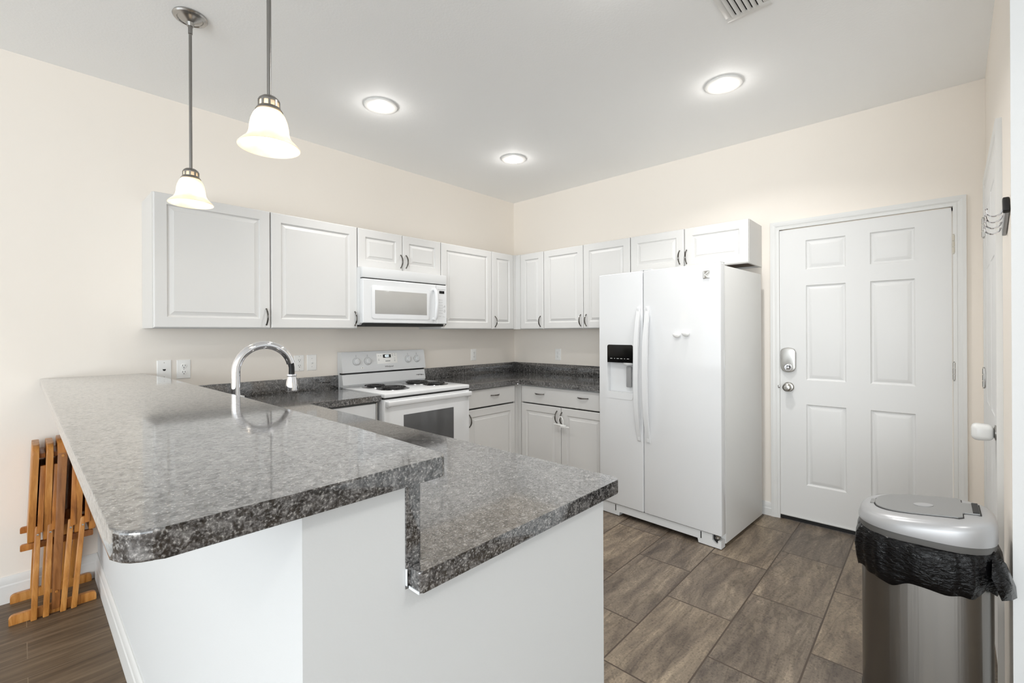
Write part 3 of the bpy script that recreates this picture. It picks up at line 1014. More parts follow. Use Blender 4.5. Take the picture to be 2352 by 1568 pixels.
bm = B(); prism(bm, rounded([(0.067, 0.058), (0.58, 0.058), (0.58, 0.302), (0.067, 0.302)], 0.02), 0, 0.004, 0.0025)
xform(bm, Matrix.Translation((0, -0.4015, 0)) @ Matrix.Rotation(PI / 2, 4, 'X'))
obj('window_frame', bm, 'appl', md_)
bm = B(); box(bm, (0.094, -0.4068, 0.094), (0.55, -0.405, 0.266), 0.0008)
obj('microwave_window', bm, 'glass_lt', md_)
bm = B()
tube(bm, [(0.617, -0.402, 0.30), (0.617, -0.425, 0.302), (0.619, -0.437, 0.28), (0.622, -0.442, 0.19), (0.619, -0.437, 0.085), (0.617, -0.425, 0.062), (0.617, -0.402, 0.064)], [0.012, 0.013, 0.014, 0.0155, 0.014, 0.013, 0.012], 14)
obj('microwave_handle', bm, 'appl', md_)
bm = B(); ring_panel(bm, 0.650, MW - 0.001, 0.026, 0.3445, -0.402, [(0, 0.04), (0, 0.006), (0.002, 0.002), (0.006, 0)])
cpn = obj('keypad_panel', bm, 'appl', mw)
bm = B(); box(bm, (0.677, -0.4034, 0.275), (0.728, -0.4018, 0.297)); obj('display', bm, 'black', cpn)
bm = B(); box(bm, (0.664, -0.4026, 0.3058), (0.738, -0.4018, 0.3085)); obj('panel_line', bm, 'lgrey', cpn)
for r, row in enumerate((('1', '2', '3'), ('4', '5', '6'), ('7', '8', '9'), ('', '0', ''))):
    for c, ch in enumerate(row):
        if ch:
            text('key_digit', ch, 0.012, (0.676 + 0.0155 * c, -0.4022, 0.177 - 0.021 * r), FRONT, 'lgrey', cpn)
bm = B()
for x, z in [(0.676, 0.222), (0.69, 0.222), (0.705, 0.222), (0.676, 0.201), (0.691, 0.201), (0.705, 0.203), (0.676, 0.114), (0.705, 0.112), (0.676, 0.088), (0.69, 0.088), (0.717, 0.084), (0.732, 0.083)]:
    box(bm, (x - 0.003, -0.4026, z - 0.0018), (x + 0.003, -0.4018, z + 0.0018))
box(bm, (0.714, -0.4026, 0.163), (0.722, -0.4018, 0.166))
obj('key_lettering', bm, 'lgrey', cpn)
for r, z in ((0.0075, 0.132), (0.0055, 0.17)):
    bm = B(); lathe(bm, [(r, -0.4018), (r, -0.4026), (r - 0.0018, -0.4026), (r - 0.0018, -0.4018)], (0.731, 0, z), 18, 'Y', caps=False, sy=1.4)
    obj('round_key', bm, 'lgrey', cpn)

# ------------------------------------------------------------------ refrigerator (turned slightly off the wall)
FR = math.radians(-3.5)
fr = thing('refrigerator', 'white side-by-side refrigerator with ice dispenser in the left door', 'refrigerator', (-0.80, -2.45, 0), FR)
# local: origin at the near right front corner of the doors; +y runs to the left door, +x back to the wall
FW = 0.895
bm = B(); box(bm, (0.07, 0.002, 0.02), (0.715, FW - 0.002, 1.735), 0.006)
obj('cabinet_shell', bm, 'side', fr)
bm = B(); box(bm, (0.7155, 0.03, 0.06), (0.735, FW - 0.03, 1.68), 0.002)
obj('back_panel', bm, 'grey', fr)
SP = 0.5275                    # split between the doors


def fr_door(y0, y1):
    bm = B(); box(bm, (0.0, y0, 0.085), (0.064, y1, 1.748), 0.007, 3)
    return obj('fridge_door', bm, 'appl', fr)


rd = fr_door(0.0, SP - 0.003)
ld = fr_door(SP + 0.003, FW)
# dispenser recess cut in the left door
dy0, dy1, dz0, dz1 = 0.607, 0.822, 0.848, 1.236
bmc = B(); prism(bmc, rounded([(dy0, dz0 + 0.012), (dy1, dz0 + 0.012), (dy1, dz1), (dy0, dz1)], 0.014), 0, 0.05)
xform(bmc, Matrix(((0, 0, 1, -0.01), (1, 0, 0, 0), (0, 1, 0, 0), (0, 0, 0, 1))))
cut = obj('cutter', bmc, 'appl', fr)
md = ld.modifiers.new('recess', 'BOOLEAN')
md.operation, md.object, md.solver = 'DIFFERENCE', cut, 'EXACT'
bpy.context.view_layer.update()
me = bpy.data.meshes.new_from_object(ld.evaluated_get(bpy.context.evaluated_depsgraph_get()))
ld.modifiers.clear()
ld.data = me
bpy.data.objects.remove(cut)
me.set_sharp_from_angle(angle=math.radians(30))
YZ = Matrix(((0, 0, 1, 0), (1, 0, 0, 0), (0, 1, 0, 0), (0, 0, 0, 1)))
bm = B(); prism(bm, rounded([(dy0 + 0.001, 1.108), (dy1 - 0.001, 1.108), (dy1 - 0.001, dz1 - 0.001), (dy0 + 0.001, dz1 - 0.001)], [0, 0, 0.013, 0.013]), -0.001, 0.036)
dd_ = obj('dispenser_panel', xform(bm, YZ), 'black', ld)
bm = B()
for i, (y, wd) in enumerate(((0.785, 0.02), (0.757, 0.010), (0.728, 0.022), (0.699, 0.022), (0.672, 0.013), (0.644, 0.022))):
    for k in range(max(2, int(wd / 0.0045))):
        yy = y + wd / 2 - k * 0.0045
        box(bm, (-0.0018, yy - 0.003, 1.135), (-0.0009, yy, 1.1385))
obj('panel_lettering', bm, 'white', dd_)
bm = B(); box(bm, (0.006, dy0 + 0.004, 0.862), (0.038, dy1 - 0.004, 0.895), 0.004)
obj('drip_tray', bm, 'applm', ld)
bm = B(); prism(bm, rounded([(dy0, dz0), (dy1, dz0), (dy1, dz0 + 0.05), (dy0, dz0 + 0.05)], [0.02, 0.02, 0, 0]), -0.003, 0.001)
obj('tray_lip', xform(bm, YZ), 'appl', ld)
bm = B(); box(bm, (0.012, 0.632, 0.935), (0.03, 0.672, 1.083), 0.006, 3)
obj('dispenser_paddle', bm, 'grey', ld)
bm = B(); lathe(bm, [(0.04, 0), (0.036, -0.012), (0.03, -0.016), (0, -0.016)], (0.018, 0.65, 1.109), 24)
obj('spout_ring', bm, 'applm', ld)


def fr_handle(parent, y, sgn):
    """long bowed strap handle"""
    bm = B()
    N = 24
    zt, zb = 1.500, 0.572
    rows = []
    for k in range(N + 1):
        s = -1 + 2 * k / N
        z = (zt + zb) / 2 + s * (zt - zb) / 2
        o = 0.004 + 0.05 * (1 - abs(s) ** 2.6)
        w = 0.013 + 0.004 * (1 - s * s)
        th = 0.018 if abs(s) < 0.97 else 0.006
        yc = y + sgn * 0.010 * (1 - s * s)
        rows.append([bm.verts.new(p) for p in ((-o, yc - w, z), (-o + th, yc - w, z), (-o + th, yc + w, z), (-o, yc + w, z))])
    for a, b in zip(rows, rows[1:]):
        for q in range(4):
            bm.faces.new((a[q], a[(q + 1) % 4], b[(q + 1) % 4], b[q]))
    bm.faces.new(rows[0]); bm.faces.new(rows[-1][::-1])
    for z in (zt - 0.025, zb + 0.025):
        box(bm, (-0.012, y - 0.009, z - 0.02), (0.001, y + 0.009, z + 0.02), 0.002)
    return obj('fridge_handle', bm, 'appl', parent, angle=45)


fr_handle(rd, SP - 0.038, 0)
fr_handle(ld, SP + 0.030, 0)
# maker badge: a square K tile
bm = B(); box(bm, (-0.0025, 0.065, 1.655), (0.0, 0.107, 1.703), 0.001)
bd = obj('door_badge', bm, 'satin', rd)
bm = B()
box(bm, (-0.0042, 0.098, 1.659), (-0.0024, 0.103, 1.699))
for s in (1, -1):
    zz = 1.679
    v = [bm.verts.new(p) for p in ((-0.004, 0.098, zz), (-0.004, 0.092, zz), (-0.004, 0.067, zz + s * 0.019), (-0.004, 0.077, zz + s * 0.019))]
    v2 = [bm.verts.new((p.co.x + 0.0015, p.co.y, p.co.z)) for p in v]
    bm.faces.new(v); bm.faces.new(v2[::-1])
    for q in range(4):
        bm.faces.new((v[q], v[(q + 1) % 4], v2[(q + 1) % 4], v2[q]))
obj('badge_letter', bm, 'white', bd)
# base grille with notched feet
bm = B()
gp = [(0.008, 0.004), (0.15, 0.004), (0.155, 0.03), (0.73, 0.03), (0.735, 0.004), (FW - 0.008, 0.004), (FW - 0.008, 0.08), (0.062, 0.08), (0.062, 0.045), (0.045, 0.03), (0.028, 0.03), (0.028, 0.05), (0.008, 0.05)]
prism(bm, gp, 0.012, 0.068)
bg_ = obj('base_grille', xform(bm, YZ), 'applm', fr)
for y in (0.13, 0.76):
    bm = B(); box(bm, (0.0105, y, 0.035), (0.0125, y + 0.006, 0.078)); obj('grille_slot', bm, 'dark', bg_)
bm = B(); box(bm, (0.03, 0.03, 0.02), (0.06, 0.062, 0.083)); obj('foot_recess', bm, 'dark', bg_)
bm = B(); lathe(bm, [(0.012, 0.058), (0.016, 0.06), (0.016, 0.064), (0.012, 0.067), (0.012, 0.074), (0.016, 0.078), (0, 0.08)], (0.026, 0.034, 0), 20)
obj('leveling_foot', bm, 'satin', fr)
bm = B(); box(bm, (0.012, 0.008, 1.7495), (0.085, 0.05, 1.757), 0.003)
box(bm, (0.012, SP - 0.06, 1.7495), (0.05, SP + 0.03, 1.756), 0.003)
obj('hinge_cover', bm, 'applm', fr)

for (y, z, lab) in ((0.278, 1.305, 'white egg-shaped magnet on the refrigerator, the lower left one'), (0.217, 1.314, 'white egg-shaped magnet on the refrigerator, the higher right one')):
    p = Matrix.Translation((-0.80, -2.45, 0)) @ Matrix.Rotation(FR, 4, 'Z') @ Vector((0, y, z))
    bm = B()
    bmesh.ops.create_uvsphere(bm, u_segments=20, v_segments=12, radius=1)
    for v in bm.verts:
        k = 1 - 0.22 * v.co.y
        v.co = Vector((v.co.x * 0.013 * k - 0.0131, v.co.y * 0.026, v.co.z * 0.0165 * k))
    o = obj('fridge_magnet', bm, 'white')
    o.location, o.rotation_euler = p, (0.12, 0, FR)
    tag(o, lab, 'magnet', 'magnets on the refrigerator door')

# ------------------------------------------------------------------ cover plates
def plate(name, label, cat, wall, u, z, kind, w=0.07, h=0.115, group=None):
    t = thing(name, label, cat, (u, 0, z) if wall == 'A' else (0, -u, z), RA if wall == 'A' else RB, group)
    bm = B(); ring_panel(bm, -w / 2, w / 2, -h / 2, h / 2, -0.006, [(0, 0.0058), (0, 0.003), (0.003, 0.0005), (0.006, 0)])
    obj('cover_plate', bm, 'plate', t)
    if kind == 'duplex':
        for s in (1, -1):
            bm = B(); lathe(bm, [(0.0165, -0.005), (0.0165, -0.0078), (0.015, -0.0085), (0, -0.0085)], (0, 0, s * 0.0195), 24, 'Y')
            r = obj('receptacle', bm, 'plate', t)
            bm = B()
            for x, hh in ((-0.0063, 0.0045), (0.0063, 0.0036)):
                box(bm, (x - 0.0011, -0.0092, s * 0.0195 + 0.0035 - hh), (x + 0.0011, -0.0084, s * 0.0195 + 0.0035 + hh))
            lathe(bm, [(0.0026, -0.0084), (0.0026, -0.0092), (0, -0.0092)], (0, 0, s * 0.0195 - 0.008), 10, 'Y')
            obj('slot', bm, 'dark', r)
    elif kind == 'decora':
        bm = B(); box(bm, (-0.0165, -0.0082, -0.033), (0.0165, -0.005, 0.033), 0.001)
        r = obj('receptacle', bm, 'plate', t)
        bm = B()
        for s in (1, -1):
            for x, hh in ((-0.0063, 0.0045), (0.0063, 0.0036)):
                box(bm, (x - 0.0011, -0.0088, s * 0.0195 + 0.0035 - hh), (x + 0.0011, -0.008, s * 0.0195 + 0.0035 + hh))
            lathe(bm, [(0.0026, -0.008), (0.0026, -0.0088), (0, -0.0088)], (0, 0, s * 0.0195 - 0.008), 10, 'Y')
        obj('slot', bm, 'dark', r)
    elif kind == 'switch':
        bm = B(); box(bm, (-0.005, -0.0068, -0.012), (0.005, -0.005, 0.012), 0.0008); obj('toggle_surround', bm, 'plate', t)
        bm = B(); beam(bm, (0, -0.010, -0.006), (0, -0.014, 0.0), 0.008, 0.012, bev=0.001); obj('toggle', bm, 'white', t)
    else:
        bm = B(); prism(bm, [(-0.0075, 0.004), (-0.0075, -0.001), (-0.003, -0.0065), (0.003, -0.0065), (0.0075, -0.001), (0.0075, 0.004)], 0, 0.002)
        obj('jack_hole', xform(bm, Matrix.Translation((0, -0.0055, 0)) @ Matrix.Rotation(PI / 2, 4, 'X')), 'dark', t)
    bm = B()
    for z_ in ((0.0, ) if kind == 'duplex' else (0.048, -0.048) if kind == 'decora' else (0.03, -0.03) if kind == 'switch' else (0.042, -0.042)):
        lathe(bm, [(0.0028, -0.0055), (0.0025, -0.0068), (0, -0.007)], (0, 0, z_), 12, 'Y')
    obj('screw', bm, 'satin', t)
    return t


plate('wall_plate', 'white phone jack plate with one dark hole, at the back of the bar', 'wall plate', 'A', -3.073, 1.114, 'jack')
plate('wall_outlet', 'white round-faced outlet beside the phone jack plate', 'outlet', 'A', -2.977, 1.112, 'duplex')
plate('wall_outlet', 'white square-faced outlet partly behind the faucet tip', 'outlet', 'A', -2.291, 1.112, 'decora')
plate('light_switch', 'white toggle light switch left of the stove', 'switch', 'A', -2.200, 1.112, 'switch')
plate('wall_outlet', 'white outlet on the wall right of the stove', 'outlet', 'A', -0.600, 1.108, 'duplex')
plate('wall_outlet', 'white outlet between the room corner and the refrigerator', 'outlet', 'B', 0.602, 1.104, 'duplex')

# ------------------------------------------------------------------ ceiling fittings
def downlight(label, x, y, power=4.8, spread=115):
    t = thing('recessed_light', label, 'ceiling light', (x, y, H), 0, 'recessed ceiling lights')
    bm = B(); lathe(bm, [(0.098, -0.0005), (0.101, -0.004), (0.097, -0.010), (0.086, -0.0125), (0.062, -0.0125), (0.062, -0.0005)], n=48, caps=False)
    obj('trim_ring', bm, 'trim', t)
    bm = B(); lathe(bm, [(0.062, -0.012), (0.056, -0.019), (0.04, -0.025), (0.0, -0.028)], n=48, caps=False)
    obj('lens', bm, 'lens', t)
    d = bpy.data.lights.new('downlight_glow', 'AREA')
    d.shape, d.size, d.energy, d.color = 'DISK', 0.13, power, (1, 0.985, 0.965)
    d.spread = math.radians(spread)
    o = bpy.data.objects.new('downlight_glow', d)
    o.location = (x, y, H - 0.031)
    C.objects.link(o)
    d = bpy.data.lights.new('lens_side_glow', 'POINT')
    d.energy, d.color, d.shadow_soft_size = 0.7, (1, 0.97, 0.93), 0.03
    o = bpy.data.objects.new('lens_side_glow', d)
    o.location = (x, y, H - 0.06)
    C.objects.link(o)


downlight('recessed ceiling light above the stove side, nearest the pendants', -2.138, -0.869)
downlight('recessed ceiling light closest to the room corner', -0.944, -0.880)
downlight('recessed ceiling light in front of the air vent, above the refrigerator side', -0.940, -2.518, 8.0, 140)
downlight('recessed ceiling light above the peninsula end, out of view', -2.138, -2.518, 9.0, 140)

# air vent
av = thing('air_vent', 'white slatted air vent in the ceiling', 'vent', (-1.655, -2.800, H), 0)
vx0, vx1, vy0, vy1 = -0.185, 0.185, -0.094, 0.088
bm = B()
for a, b in (((vx0, vy0, -0.006), (vx0 + 0.03, vy1, -0.0003)), ((vx1 - 0.03, vy0, -0.006), (vx1, vy1, -0.0003)), ((vx0 + 0.03, vy0, -0.006), (vx1 - 0.03, vy0 + 0.026, -0.0003)), ((vx0 + 0.03, vy1 - 0.026, -0.006), (vx1 - 0.03, vy1, -0.0003))):
    box(bm, a, b, 0.0015)
obj('vent_frame', bm, 'trim', av)
bm = B(); box(bm, (vx0 + 0.03, vy0 + 0.026, -0.0012), (vx1 - 0.03, vy1 - 0.026, -0.0004))
obj('vent_opening', bm, 'dark', av)
for k in range(6):
    y = vy0 + 0.036 + k * 0.0222
    bm = B(); box(bm, (vx0 + 0.028, -0.008, -0.001), (vx1 - 0.028, 0.008, 0.001))
    xform(bm, Matrix.Translation((0, y, -0.0075)) @ Matrix.Rotation(math.radians(-32), 4, 'X'))
    obj('slat', bm, 'trim', av)


def pendant(label, x, y, zb):
    t = thing('pendant_light', label, 'pendant lamp', (x, y, H), 0, 'pendant lights over the bar')
    z = zb - H
    bm = B(); lathe(bm, [(0.064, -0.0005), (0.066, -0.006), (0.062, -0.012), (0.05, -0.017), (0.047, -0.014), (0.03, -0.024), (0.016, -0.03), (0.012, -0.045), (0, -0.045)], n=40)
    obj('canopy', bm, 'nickel', t)
    bm = B(); lathe(bm, [(0.0085, -0.04), (0.0085, -0.078), (0.0062, -0.08), (0.0062, z + 0.14), (0, z + 0.14)], n=16)
    obj('rod', bm, 'rod', t)
    bm = B(); lathe(bm, [(0.008, 0.158), (0.02, 0.155), (0.028, 0.148), (0.031, 0.142), (0.031, 0.139)], (0, 0, z), 32)
    for k in range(10):
        a = 2 * PI * k / 10
        b0 = B(); box(b0, (0.0288, -0.0032, 0.121), (0.0312, 0.0032, 0.14))
        xform(b0, Matrix.Translation((0, 0, z)) @ Matrix.Rotation(a, 4, 'Z'))
        tmp = bpy.data.meshes.new('t'); b0.to_mesh(tmp); b0.free(); bm.from_mesh(tmp); bpy.data.meshes.remove(tmp)
    lathe(bm, [(0.031, 0.123), (0.034, 0.119), (0.038, 0.112), (0.035, 0.110)], (0, 0, z), 32, caps=False)
    obj('shade_holder', bm, 'rod', t)
    prof = [(0.030, 0.114), (0.036, 0.110), (0.044, 0.098), (0.050, 0.082), (0.0535, 0.064), (0.055, 0.048), (0.058, 0.036), (0.0635, 0.026), (0.068, 0.021), (0.0735, 0.016), (0.081, 0.008), (0.086, 0.0015), (0.085, 0.0)]
    prof = [(0.0285, 0.141), (0.0285, 0.116)] + prof
    inner = [(r - 0.003, h + 0.0003) for r, h in prof[:-1]][::-1]
    bm = B(); lathe(bm, prof + inner, (0, 0, z), 48, caps=False)
    obj('lamp_shade', bm, 'shade', t, angle=60)
    bm = B()
    lathe(bm, [(0.0, 0.025), (0.016, 0.027), (0.024, 0.036), (0.027, 0.05), (0.024, 0.066), (0.014, 0.085), (0.013, 0.105), (0, 0.105)], (0, 0, z), 24)
    obj('bulb', bm, 'bulb', t)
    d = bpy.data.lights.new('bulb_glow', 'POINT')
    d.energy, d.color, d.shadow_soft_size = 0.7, (1, 0.87, 0.68), 0.028
    o = bpy.data.objects.new('bulb_glow', d)
    o.location = (x, y, zb + 0.018)
    C.objects.link(o)


pendant('pendant lamp with bell glass shade hanging in front of the left upper cabinet', -3.138, -0.959, 1.905)
pendant('pendant lamp with bell glass shade nearest the viewer, its canopy out of view', -3.138, -1.905, 1.893)

# ------------------------------------------------------------------ hook rack and knob cover on the right
hk = thing('hook_rack', 'small black and silver key rack with four hooks on the right wall', 'hook rack', tuple(trf @ Vector((-1.43, 0, 1.70))), WT)
sl = math.radians(-24)
bm = B(); box(bm, (-0.072, 0.0008, -0.022), (0.072, 0.012, 0.022), 0.003); xform(bm, Matrix.Rotation(-sl, 4, 'Y') if False else Matrix.Rotation(0.42, 4, 'Y'))
obj('rail', bm, 'silver', hk)
bm = B(); box(bm, (-0.086, 0.0006, -0.024), (-0.066, 0.017, 0.028), 0.004); xform(bm, Matrix.Rotation(0.42, 4, 'Y'))
obj('end_cap', bm, 'rubber', hk)
for k in range(4):
    x = -0.05 + 0.033 * k
    z = -x * math.tan(0.42)
    bm = B()
    path = [(x, 0.010, z), (x, 0.016, z)] + [(x, 0.016 + 0.018 - 0.018 * math.cos(a), z - 0.018 * math.sin(a)) for a in [PI * q / 10 for q in range(0, 11)]] + [(x, 0.053, z + 0.006)]
    tube(bm, path, 0.0026, 8)
    bmesh.ops.create_uvsphere(bm, u_segments=10, v_segments=6, radius=0.0042, matrix=Matrix.Translation((x, 0.053, z + 0.008)))
    obj('hook', bm, 'chrome', hk)

p = trf @ Vector((-1.053, 0, 0.920))
kc = thing('door_knob_cover', 'white rounded childproof cover over the closet door knob', 'knob cover', tuple(p), WT)
bm = B(); bmesh.ops.create_cube(bm, size=1)
bmesh.ops.bevel(bm, geom=list(bm.edges), offset=0.3, segments=6, affect='EDGES', profile=0.5)
for v in bm.verts:
    k = 1.0 + 0.12 * (v.co.y - 0.0)
    v.co = Vector((v.co.x * 0.066 * k, v.co.y * 0.064 + 0.051, v.co.z * 0.064 * k))
obj('cover_shell', bm, 'white', kc, angle=60)
bm = B(); lathe(bm, [(0.011, 0), (0.011, 0.0012), (0.008, 0.0014), (0.0, 0.0006)], (0, 0.056, 0.0305), 20, sy=0.8)
obj('finger_hole', bm, 'brown', kc)
bm = B(); lathe(bm, [(0.012, 0.0), (0.012, 0.022)], (0, 0, 0), 16, 'Y')
# ------------------------------------------------------------------ trash can
BX, BY = -1.51, -3.372


def sring(bm, a, b, zf, n=56, e=2.7, cx=0.0, cy=0.0, wob=None):
    vs = []
    for k in range(n):
        t = 2 * PI * k / n
        c, s = math.cos(t), math.sin(t)
        x = a * math.copysign(abs(c) ** (2 / e), c)
        y = b * math.copysign(abs(s) ** (2 / e), s)
        q = wob(t) if wob else (0, 0)
        f = 1 + q[0]
        vs.append(bm.verts.new((cx + x * f, cy + y * f, (zf(y) if callable(zf) else zf) + q[1])))
    return vs


def loft(bm, rings, cap0=False, cap1=False):
    for r, s in zip(rings, rings[1:]):
        n = len(r)
        for k in range(n):
            bm.faces.new((r[k], r[(k + 1) % n], s[(k + 1) % n], s[k]))
    if cap0:
        bm.faces.new(rings[0][::-1])
    if cap1:
        bm.faces.new(rings[-1])


tc = thing('trash_can', 'stainless steel trash can with silver wedge lid by the closet door', 'trash can', (BX, BY, 0), 0)
A_, B_ = 0.158, 0.172
bm = B(); loft(bm, [sring(bm, A_, B_, 0.03), sring(bm, A_, B_, 0.60), sring(bm, A_ - 0.001, B_ - 0.001, 0.622)], True, True)
obj('can_body', bm, 'steel', tc, angle=60)
bm = B(); loft(bm, [sring(bm, A_ + 0.002, B_ + 0.002, 0), sring(bm, A_ + 0.002, B_ + 0.002, 0.0295)], True, True)
obj('base_ring', bm, 'rubber', tc)
topz = lambda y: 0.712 - 0.13 * y
mid = lambda y: 0.700 - 0.125 * y
bm = B(); loft(bm, [sring(bm, A_ + 0.006, B_ + 0.006, 0.624), sring(bm, A_ + 0.0075, B_ + 0.0075, 0.632), sring(bm, A_ + 0.0075, B_ + 0.0075, 0.6485)], True, True)
obj('lid_collar', bm, 'dgrey', tc, label='dark grey collar under the lid')
bm = B()
rg = [sring(bm, A_ + 0.0095, B_ + 0.0095, 0.6488), sring(bm, A_ + 0.010, B_ + 0.010, 0.655), sring(bm, A_ + 0.009, B_ + 0.009, lambda y: mid(y) - 0.022),
      sring(bm, A_ + 0.005, B_ + 0.005, lambda y: mid(y) - 0.006), sring(bm, A_ - 0.004, B_ - 0.004, lambda y: mid(y) + 0.004), sring(bm, A_ - 0.018, B_ - 0.018, lambda y: topz(y) - 0.003), sring(bm, A_ - 0.034, B_ - 0.034, topz)]
loft(bm, rg, True, True)
lid = obj('lid', bm, 'silver', tc, angle=60)
fl = []
for a in range(0, 33):
    t = PI * a / 32
    x, y = 0.112 * math.cos(t), 0.10 * math.sin(t)
    fl.append((0.112 * math.copysign(abs(math.cos(t)) ** 0.75, math.cos(t)), 0.005 + 0.128 * abs(math.sin(t)) ** 0.75))
fl = [(0.112, -0.085), *fl, (-0.112, -0.085)]
fl = [(0.112, -0.085)] + fl[1:-1] + [(-0.112, -0.085), (-0.102, -0.097), (-0.062, -0.097), (-0.058, -0.102), (-0.058, -0.138), (0.058, -0.138), (0.058, -0.102), (0.062, -0.097), (0.102, -0.097)]


def on_top(pts, z0, z1, grow=1.0):
    bm = B()
    lo = [bm.verts.new((x * grow, y * grow, topz(y * grow) + z0)) for x, y in pts]
    hi = [bm.verts.new((x * grow, y * grow, topz(y * grow) + z1)) for x, y in pts]
    n = len(pts)
    bm.faces.new(lo[::-1]); bm.faces.new(hi)
    for i in range(n):
        bm.faces.new((lo[i], lo[(i + 1) % n], hi[(i + 1) % n], hi[i]))
    return bm


obj('flap_gap', on_top(fl, -0.001, 0.0008, 1.03), 'dark', lid)
obj('flap', on_top(fl, 0.0009, 0.0045), 'flap', lid)
obj('hinge_block', on_top([(-0.055, -0.137), (-0.055, -0.122), (0.055, -0.122), (0.055, -0.137)], 0.0046, 0.0075), 'dark', lid)
el = [(0.021 * math.cos(2 * PI * k / 28) - 0.01, 0.026 * math.sin(2 * PI * k / 28)) for k in range(28)]
obj('flap_badge', on_top(el, 0.0046, 0.0062), 'silver', lid)
obj('sensor_window', on_top(rounded([(-0.028, 0.134), (0.028, 0.134), (0.024, 0.147), (-0.024, 0.147)][::1], 0.004), -0.002, 0.0015), 'flap', lid)

rnd = random.Random(5)
ph = [rnd.uniform(0, 6.28) for _ in range(8)]


def wobf(amp, zamp):
    def f(t):
        w = math.sin(5 * t + ph[0]) * 0.4 + math.sin(11 * t + ph[1]) * 0.35 + math.sin(23 * t + ph[2]) * 0.25
        z = math.sin(2 * t + ph[3]) * 0.5 + math.sin(7 * t + ph[4]) * 0.3 + math.sin(13 * t + ph[5]) * 0.2
        return (amp * w, zamp * z)
    return f


bm = B()
N_ = 168
loft(bm, [sring(bm, A_ + 0.004, B_ + 0.004, 0.630, N_), sring(bm, A_ + 0.011, B_ + 0.011, 0.622, N_, wob=wobf(0.02, 0.002)), sring(bm, A_ + 0.017, B_ + 0.017, 0.60, N_, wob=wobf(0.04, 0.004)),
          sring(bm, A_ + 0.020, B_ + 0.020, 0.565, N_, wob=wobf(0.05, 0.012)), sring(bm, A_ + 0.016, B_ + 0.016, 0.52, N_, wob=wobf(0.045, 0.02)), sring(bm, A_ + 0.011, B_ + 0.011, 0.49, N_, wob=wobf(0.04, 0.026))])
# loose tail at the wall side
tl = [(x - BX, y - BY, z) for x, y, z in ((-1.60, -3.535, 0.64), (-1.585, -3.566, 0.60), (-1.568, -3.588, 0.53), (-1.572, -3.590, 0.497), (-1.61, -3.575, 0.50), (-1.645, -3.552, 0.505), (-1.655, -3.53, 0.57))]
vs = [bm.verts.new(p) for p in tl]
cv = bm.verts.new((-1.618 - BX, -3.572 - BY, 0.555))
for i in range(7):
    bm.faces.new((vs[i], vs[(i + 1) % 7], cv))
tb = obj('trash_bag', bm, 'bag', angle=75)
tb.location = (BX, BY, 0)
sm = tb.modifiers.new('film', 'SOLIDIFY')
sm.thickness = 0.0008
tag(tb, 'black plastic liner folded over the rim of the trash can', 'trash bag')

# ------------------------------------------------------------------ folded tray tables on their stand
ts = thing('tray_stand', 'brown wooden stand with a handle holding the folded tray tables', 'tray stand', (-3.545, -0.16, 0), 0)
ox, oy = -3.545, -0.16
bm = B(); beam(bm, (-3.542 - ox, -0.292 - oy, 0.02), (-3.512 - ox, -0.235 - oy, 0.775), 0.029, 0.02, 0.036, 0.02, bev=0.003)
obj('front_post', bm, 'oakd', ts)
bm = B(); beam(bm, (-3.542 - ox, -0.035 - oy, 0.02), (-3.512 - ox, -0.085 - oy, 0.775), 0.029, 0.02, 0.036, 0.02, bev=0.003)
obj('rear_post', bm, 'oakd', ts)
bm = B()
pr = [(-0.247, 0.74), (-0.247, 0.785), (-0.236, 0.806), (-0.215, 0.816), (-0.105, 0.816), (-0.084, 0.806), (-0.073, 0.785), (-0.073, 0.74), (-0.092, 0.74), (-0.092, 0.775), (-0.105, 0.79), (-0.215, 0.79), (-0.228, 0.775), (-0.228, 0.74)]
a = [bm.verts.new((-3.5315 - ox, y - oy, z)) for y, z in pr]
b = [bm.verts.new((-3.4935 - ox, y - oy, z)) for y, z in pr]
n = len(pr)
bm.faces.new(a); bm.faces.new(b[::-1])
for i in range(n):
    bm.faces.new((a[i], a[(i + 1) % n], b[(i + 1) % n], b[i]))
obj('carry_handle', bm, 'oak', ts, angle=40)
for y, xa, xb in ((-0.279, -3.692, -3.398), (-0.030, -3.690, -3.396)):
    bm = B(); prism(bm, rounded([(xa - ox, 0.0), (xb - ox, 0.0), (xb - ox, 0.043), (xa - ox, 0.043)], [0.002, 0.002, 0.016, 0.016]), 0, 0.022, 0.002)
    xform(bm, Matrix.Translation((0, y + 0.011 - oy, 0.0005)) @ Matrix.Rotation(PI / 2, 4, 'X'))
    obj('foot', bm, 'oakl', ts)
for y, z in ((-0.065, 0.345), (-0.232, 0.310)):
    bm = B(); prism(bm, rounded([(-3.656 - ox, z), (-3.405 - ox, z), (-3.405 - ox, z + 0.03), (-3.656 - ox, z + 0.03)], [0.003, 0.003, 0.008, 0.008]), 0, 0.016, 0.002)
    xform(bm, Matrix.Translation((0, y + 0.008 - oy, 0)) @ Matrix.Rotation(PI / 2, 4, 'X'))
    obj('support_bar', bm, 'oak', ts)
for p in ((-3.512, -0.247, 0.735), (-3.538, -0.299, 0.10)):
    bm = B(); lathe(bm, [(0.006, 0), (0.005, -0.003), (0, -0.004)], (p[0] - ox, p[1] - oy, p[2]), 12, 'Y')
    obj('wood_plug', bm, 'oakl', ts)


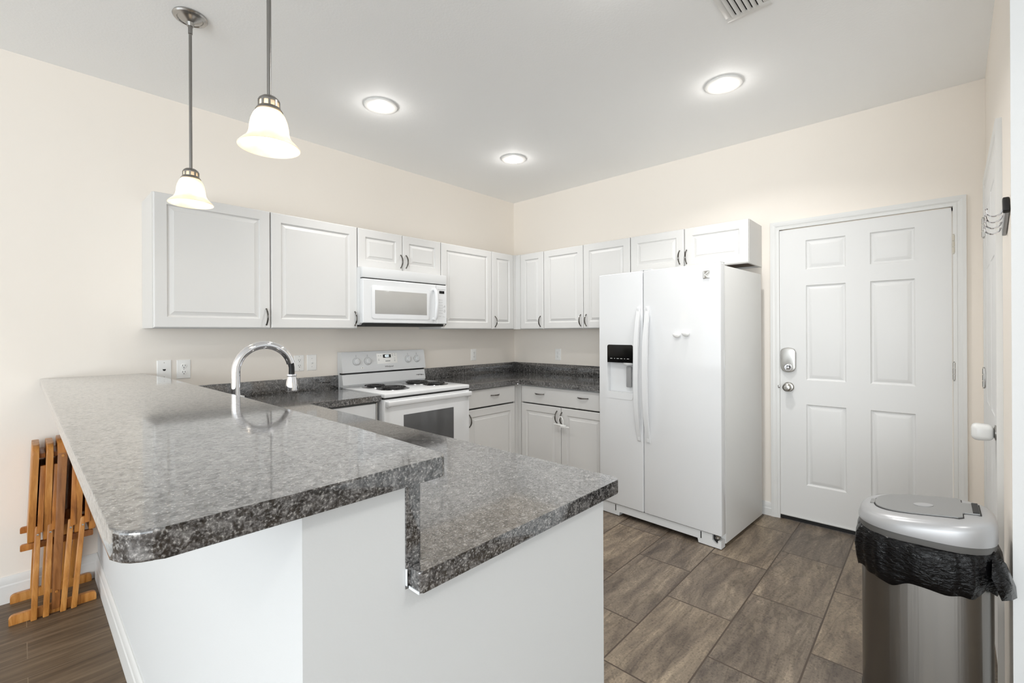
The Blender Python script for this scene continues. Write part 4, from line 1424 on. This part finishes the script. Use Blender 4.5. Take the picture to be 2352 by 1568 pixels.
def tray(label, xp0, xp1, xa0, xa1, xl0, xl1, top=0.80):
    """folded table hanging on edge: tabletop (panel), apron rail and legs; x at top / bottom"""
    cx = xp0
    t = thing('tray_table', label, 'tray table', (cx, -0.16, 0), 0, 'folded tray tables on the stand')
    w = 0.0245
    bm = B()
    # tabletop on edge, rounded corners in the yz plane, sheared to follow the lean
    zb = 0.345
    prism(bm, rounded([(-0.262, zb), (-0.020, zb), (-0.020, top), (-0.262, top)], [0.012, 0.012, 0.045, 0.045], 8), -w / 2, w / 2, 0.005)
    xform(bm, YZ)
    for v in bm.verts:
        s = (v.co.z - zb) / (top - zb)
        v.co.x += (xp1 + (xp0 - xp1) * s) - cx
        v.co.y += 0.16
    obj('tabletop', bm, 'oakl', t, angle=40)
    for side, ya, yb in ((-1, -0.238, -0.262), (1, -0.075, -0.050)):
        bm = B(); beam(bm, (xa1 - cx, yb + 0.16, 0.39), (xa0 - cx, ya + 0.16, 0.70), 0.019, 0.024, bev=0.002)
        obj('apron_rail', bm, 'oak', t)
        yl = -0.312 if side < 0 else -0.0
        bm = B(); beam(bm, (xl1 - cx, (-0.306 if side < 0 else -0.026) + 0.16, 0.001), (xl0 - cx, (-0.252 if side < 0 else -0.065) + 0.16, 0.42), 0.0215, 0.02, 0.021, 0.02, bev=0.004)
        lg = obj('leg', bm, 'oakl', t)
        bm = B()
        yy = (-0.268 if side < 0 else -0.05) + 0.16
        lathe(bm, [(0.0045, 0), (0.004, -0.003 * -side), (0, -0.004 * -side)], (xl0 * 0.93 + xl1 * 0.07 - cx, yy + (-0.012 if side < 0 else 0.012), 0.385), 12, 'Y')
        obj('rivet', bm, 'satin', lg)
    bm = B(); box(bm, ((xa0 - 0.012) - cx, -0.235 + 0.16, 0.735), ((xa0 + 0.008) - cx, -0.06 + 0.16, 0.757), 0.002)
    obj('stretcher', bm, 'oak', t)
    return t


tray('folded tray table at the left end of the stand, farthest from the half wall', -3.603, -3.621, -3.580, -3.592, -3.598, -3.6135)
tray('folded tray table between the leftmost tray and the brown stand post', -3.556, -3.5695, -3.534, -3.545, -3.556, -3.5745)
tray('folded tray table just right of the brown stand post', -3.447, -3.463, -3.470, -3.480, -3.486, -3.517, top=0.785)
tray('folded tray table at the right end of the stand, touching the half wall side', -3.398, -3.410, -3.420, -3.4285, -3.443, -3.480, top=0.785)
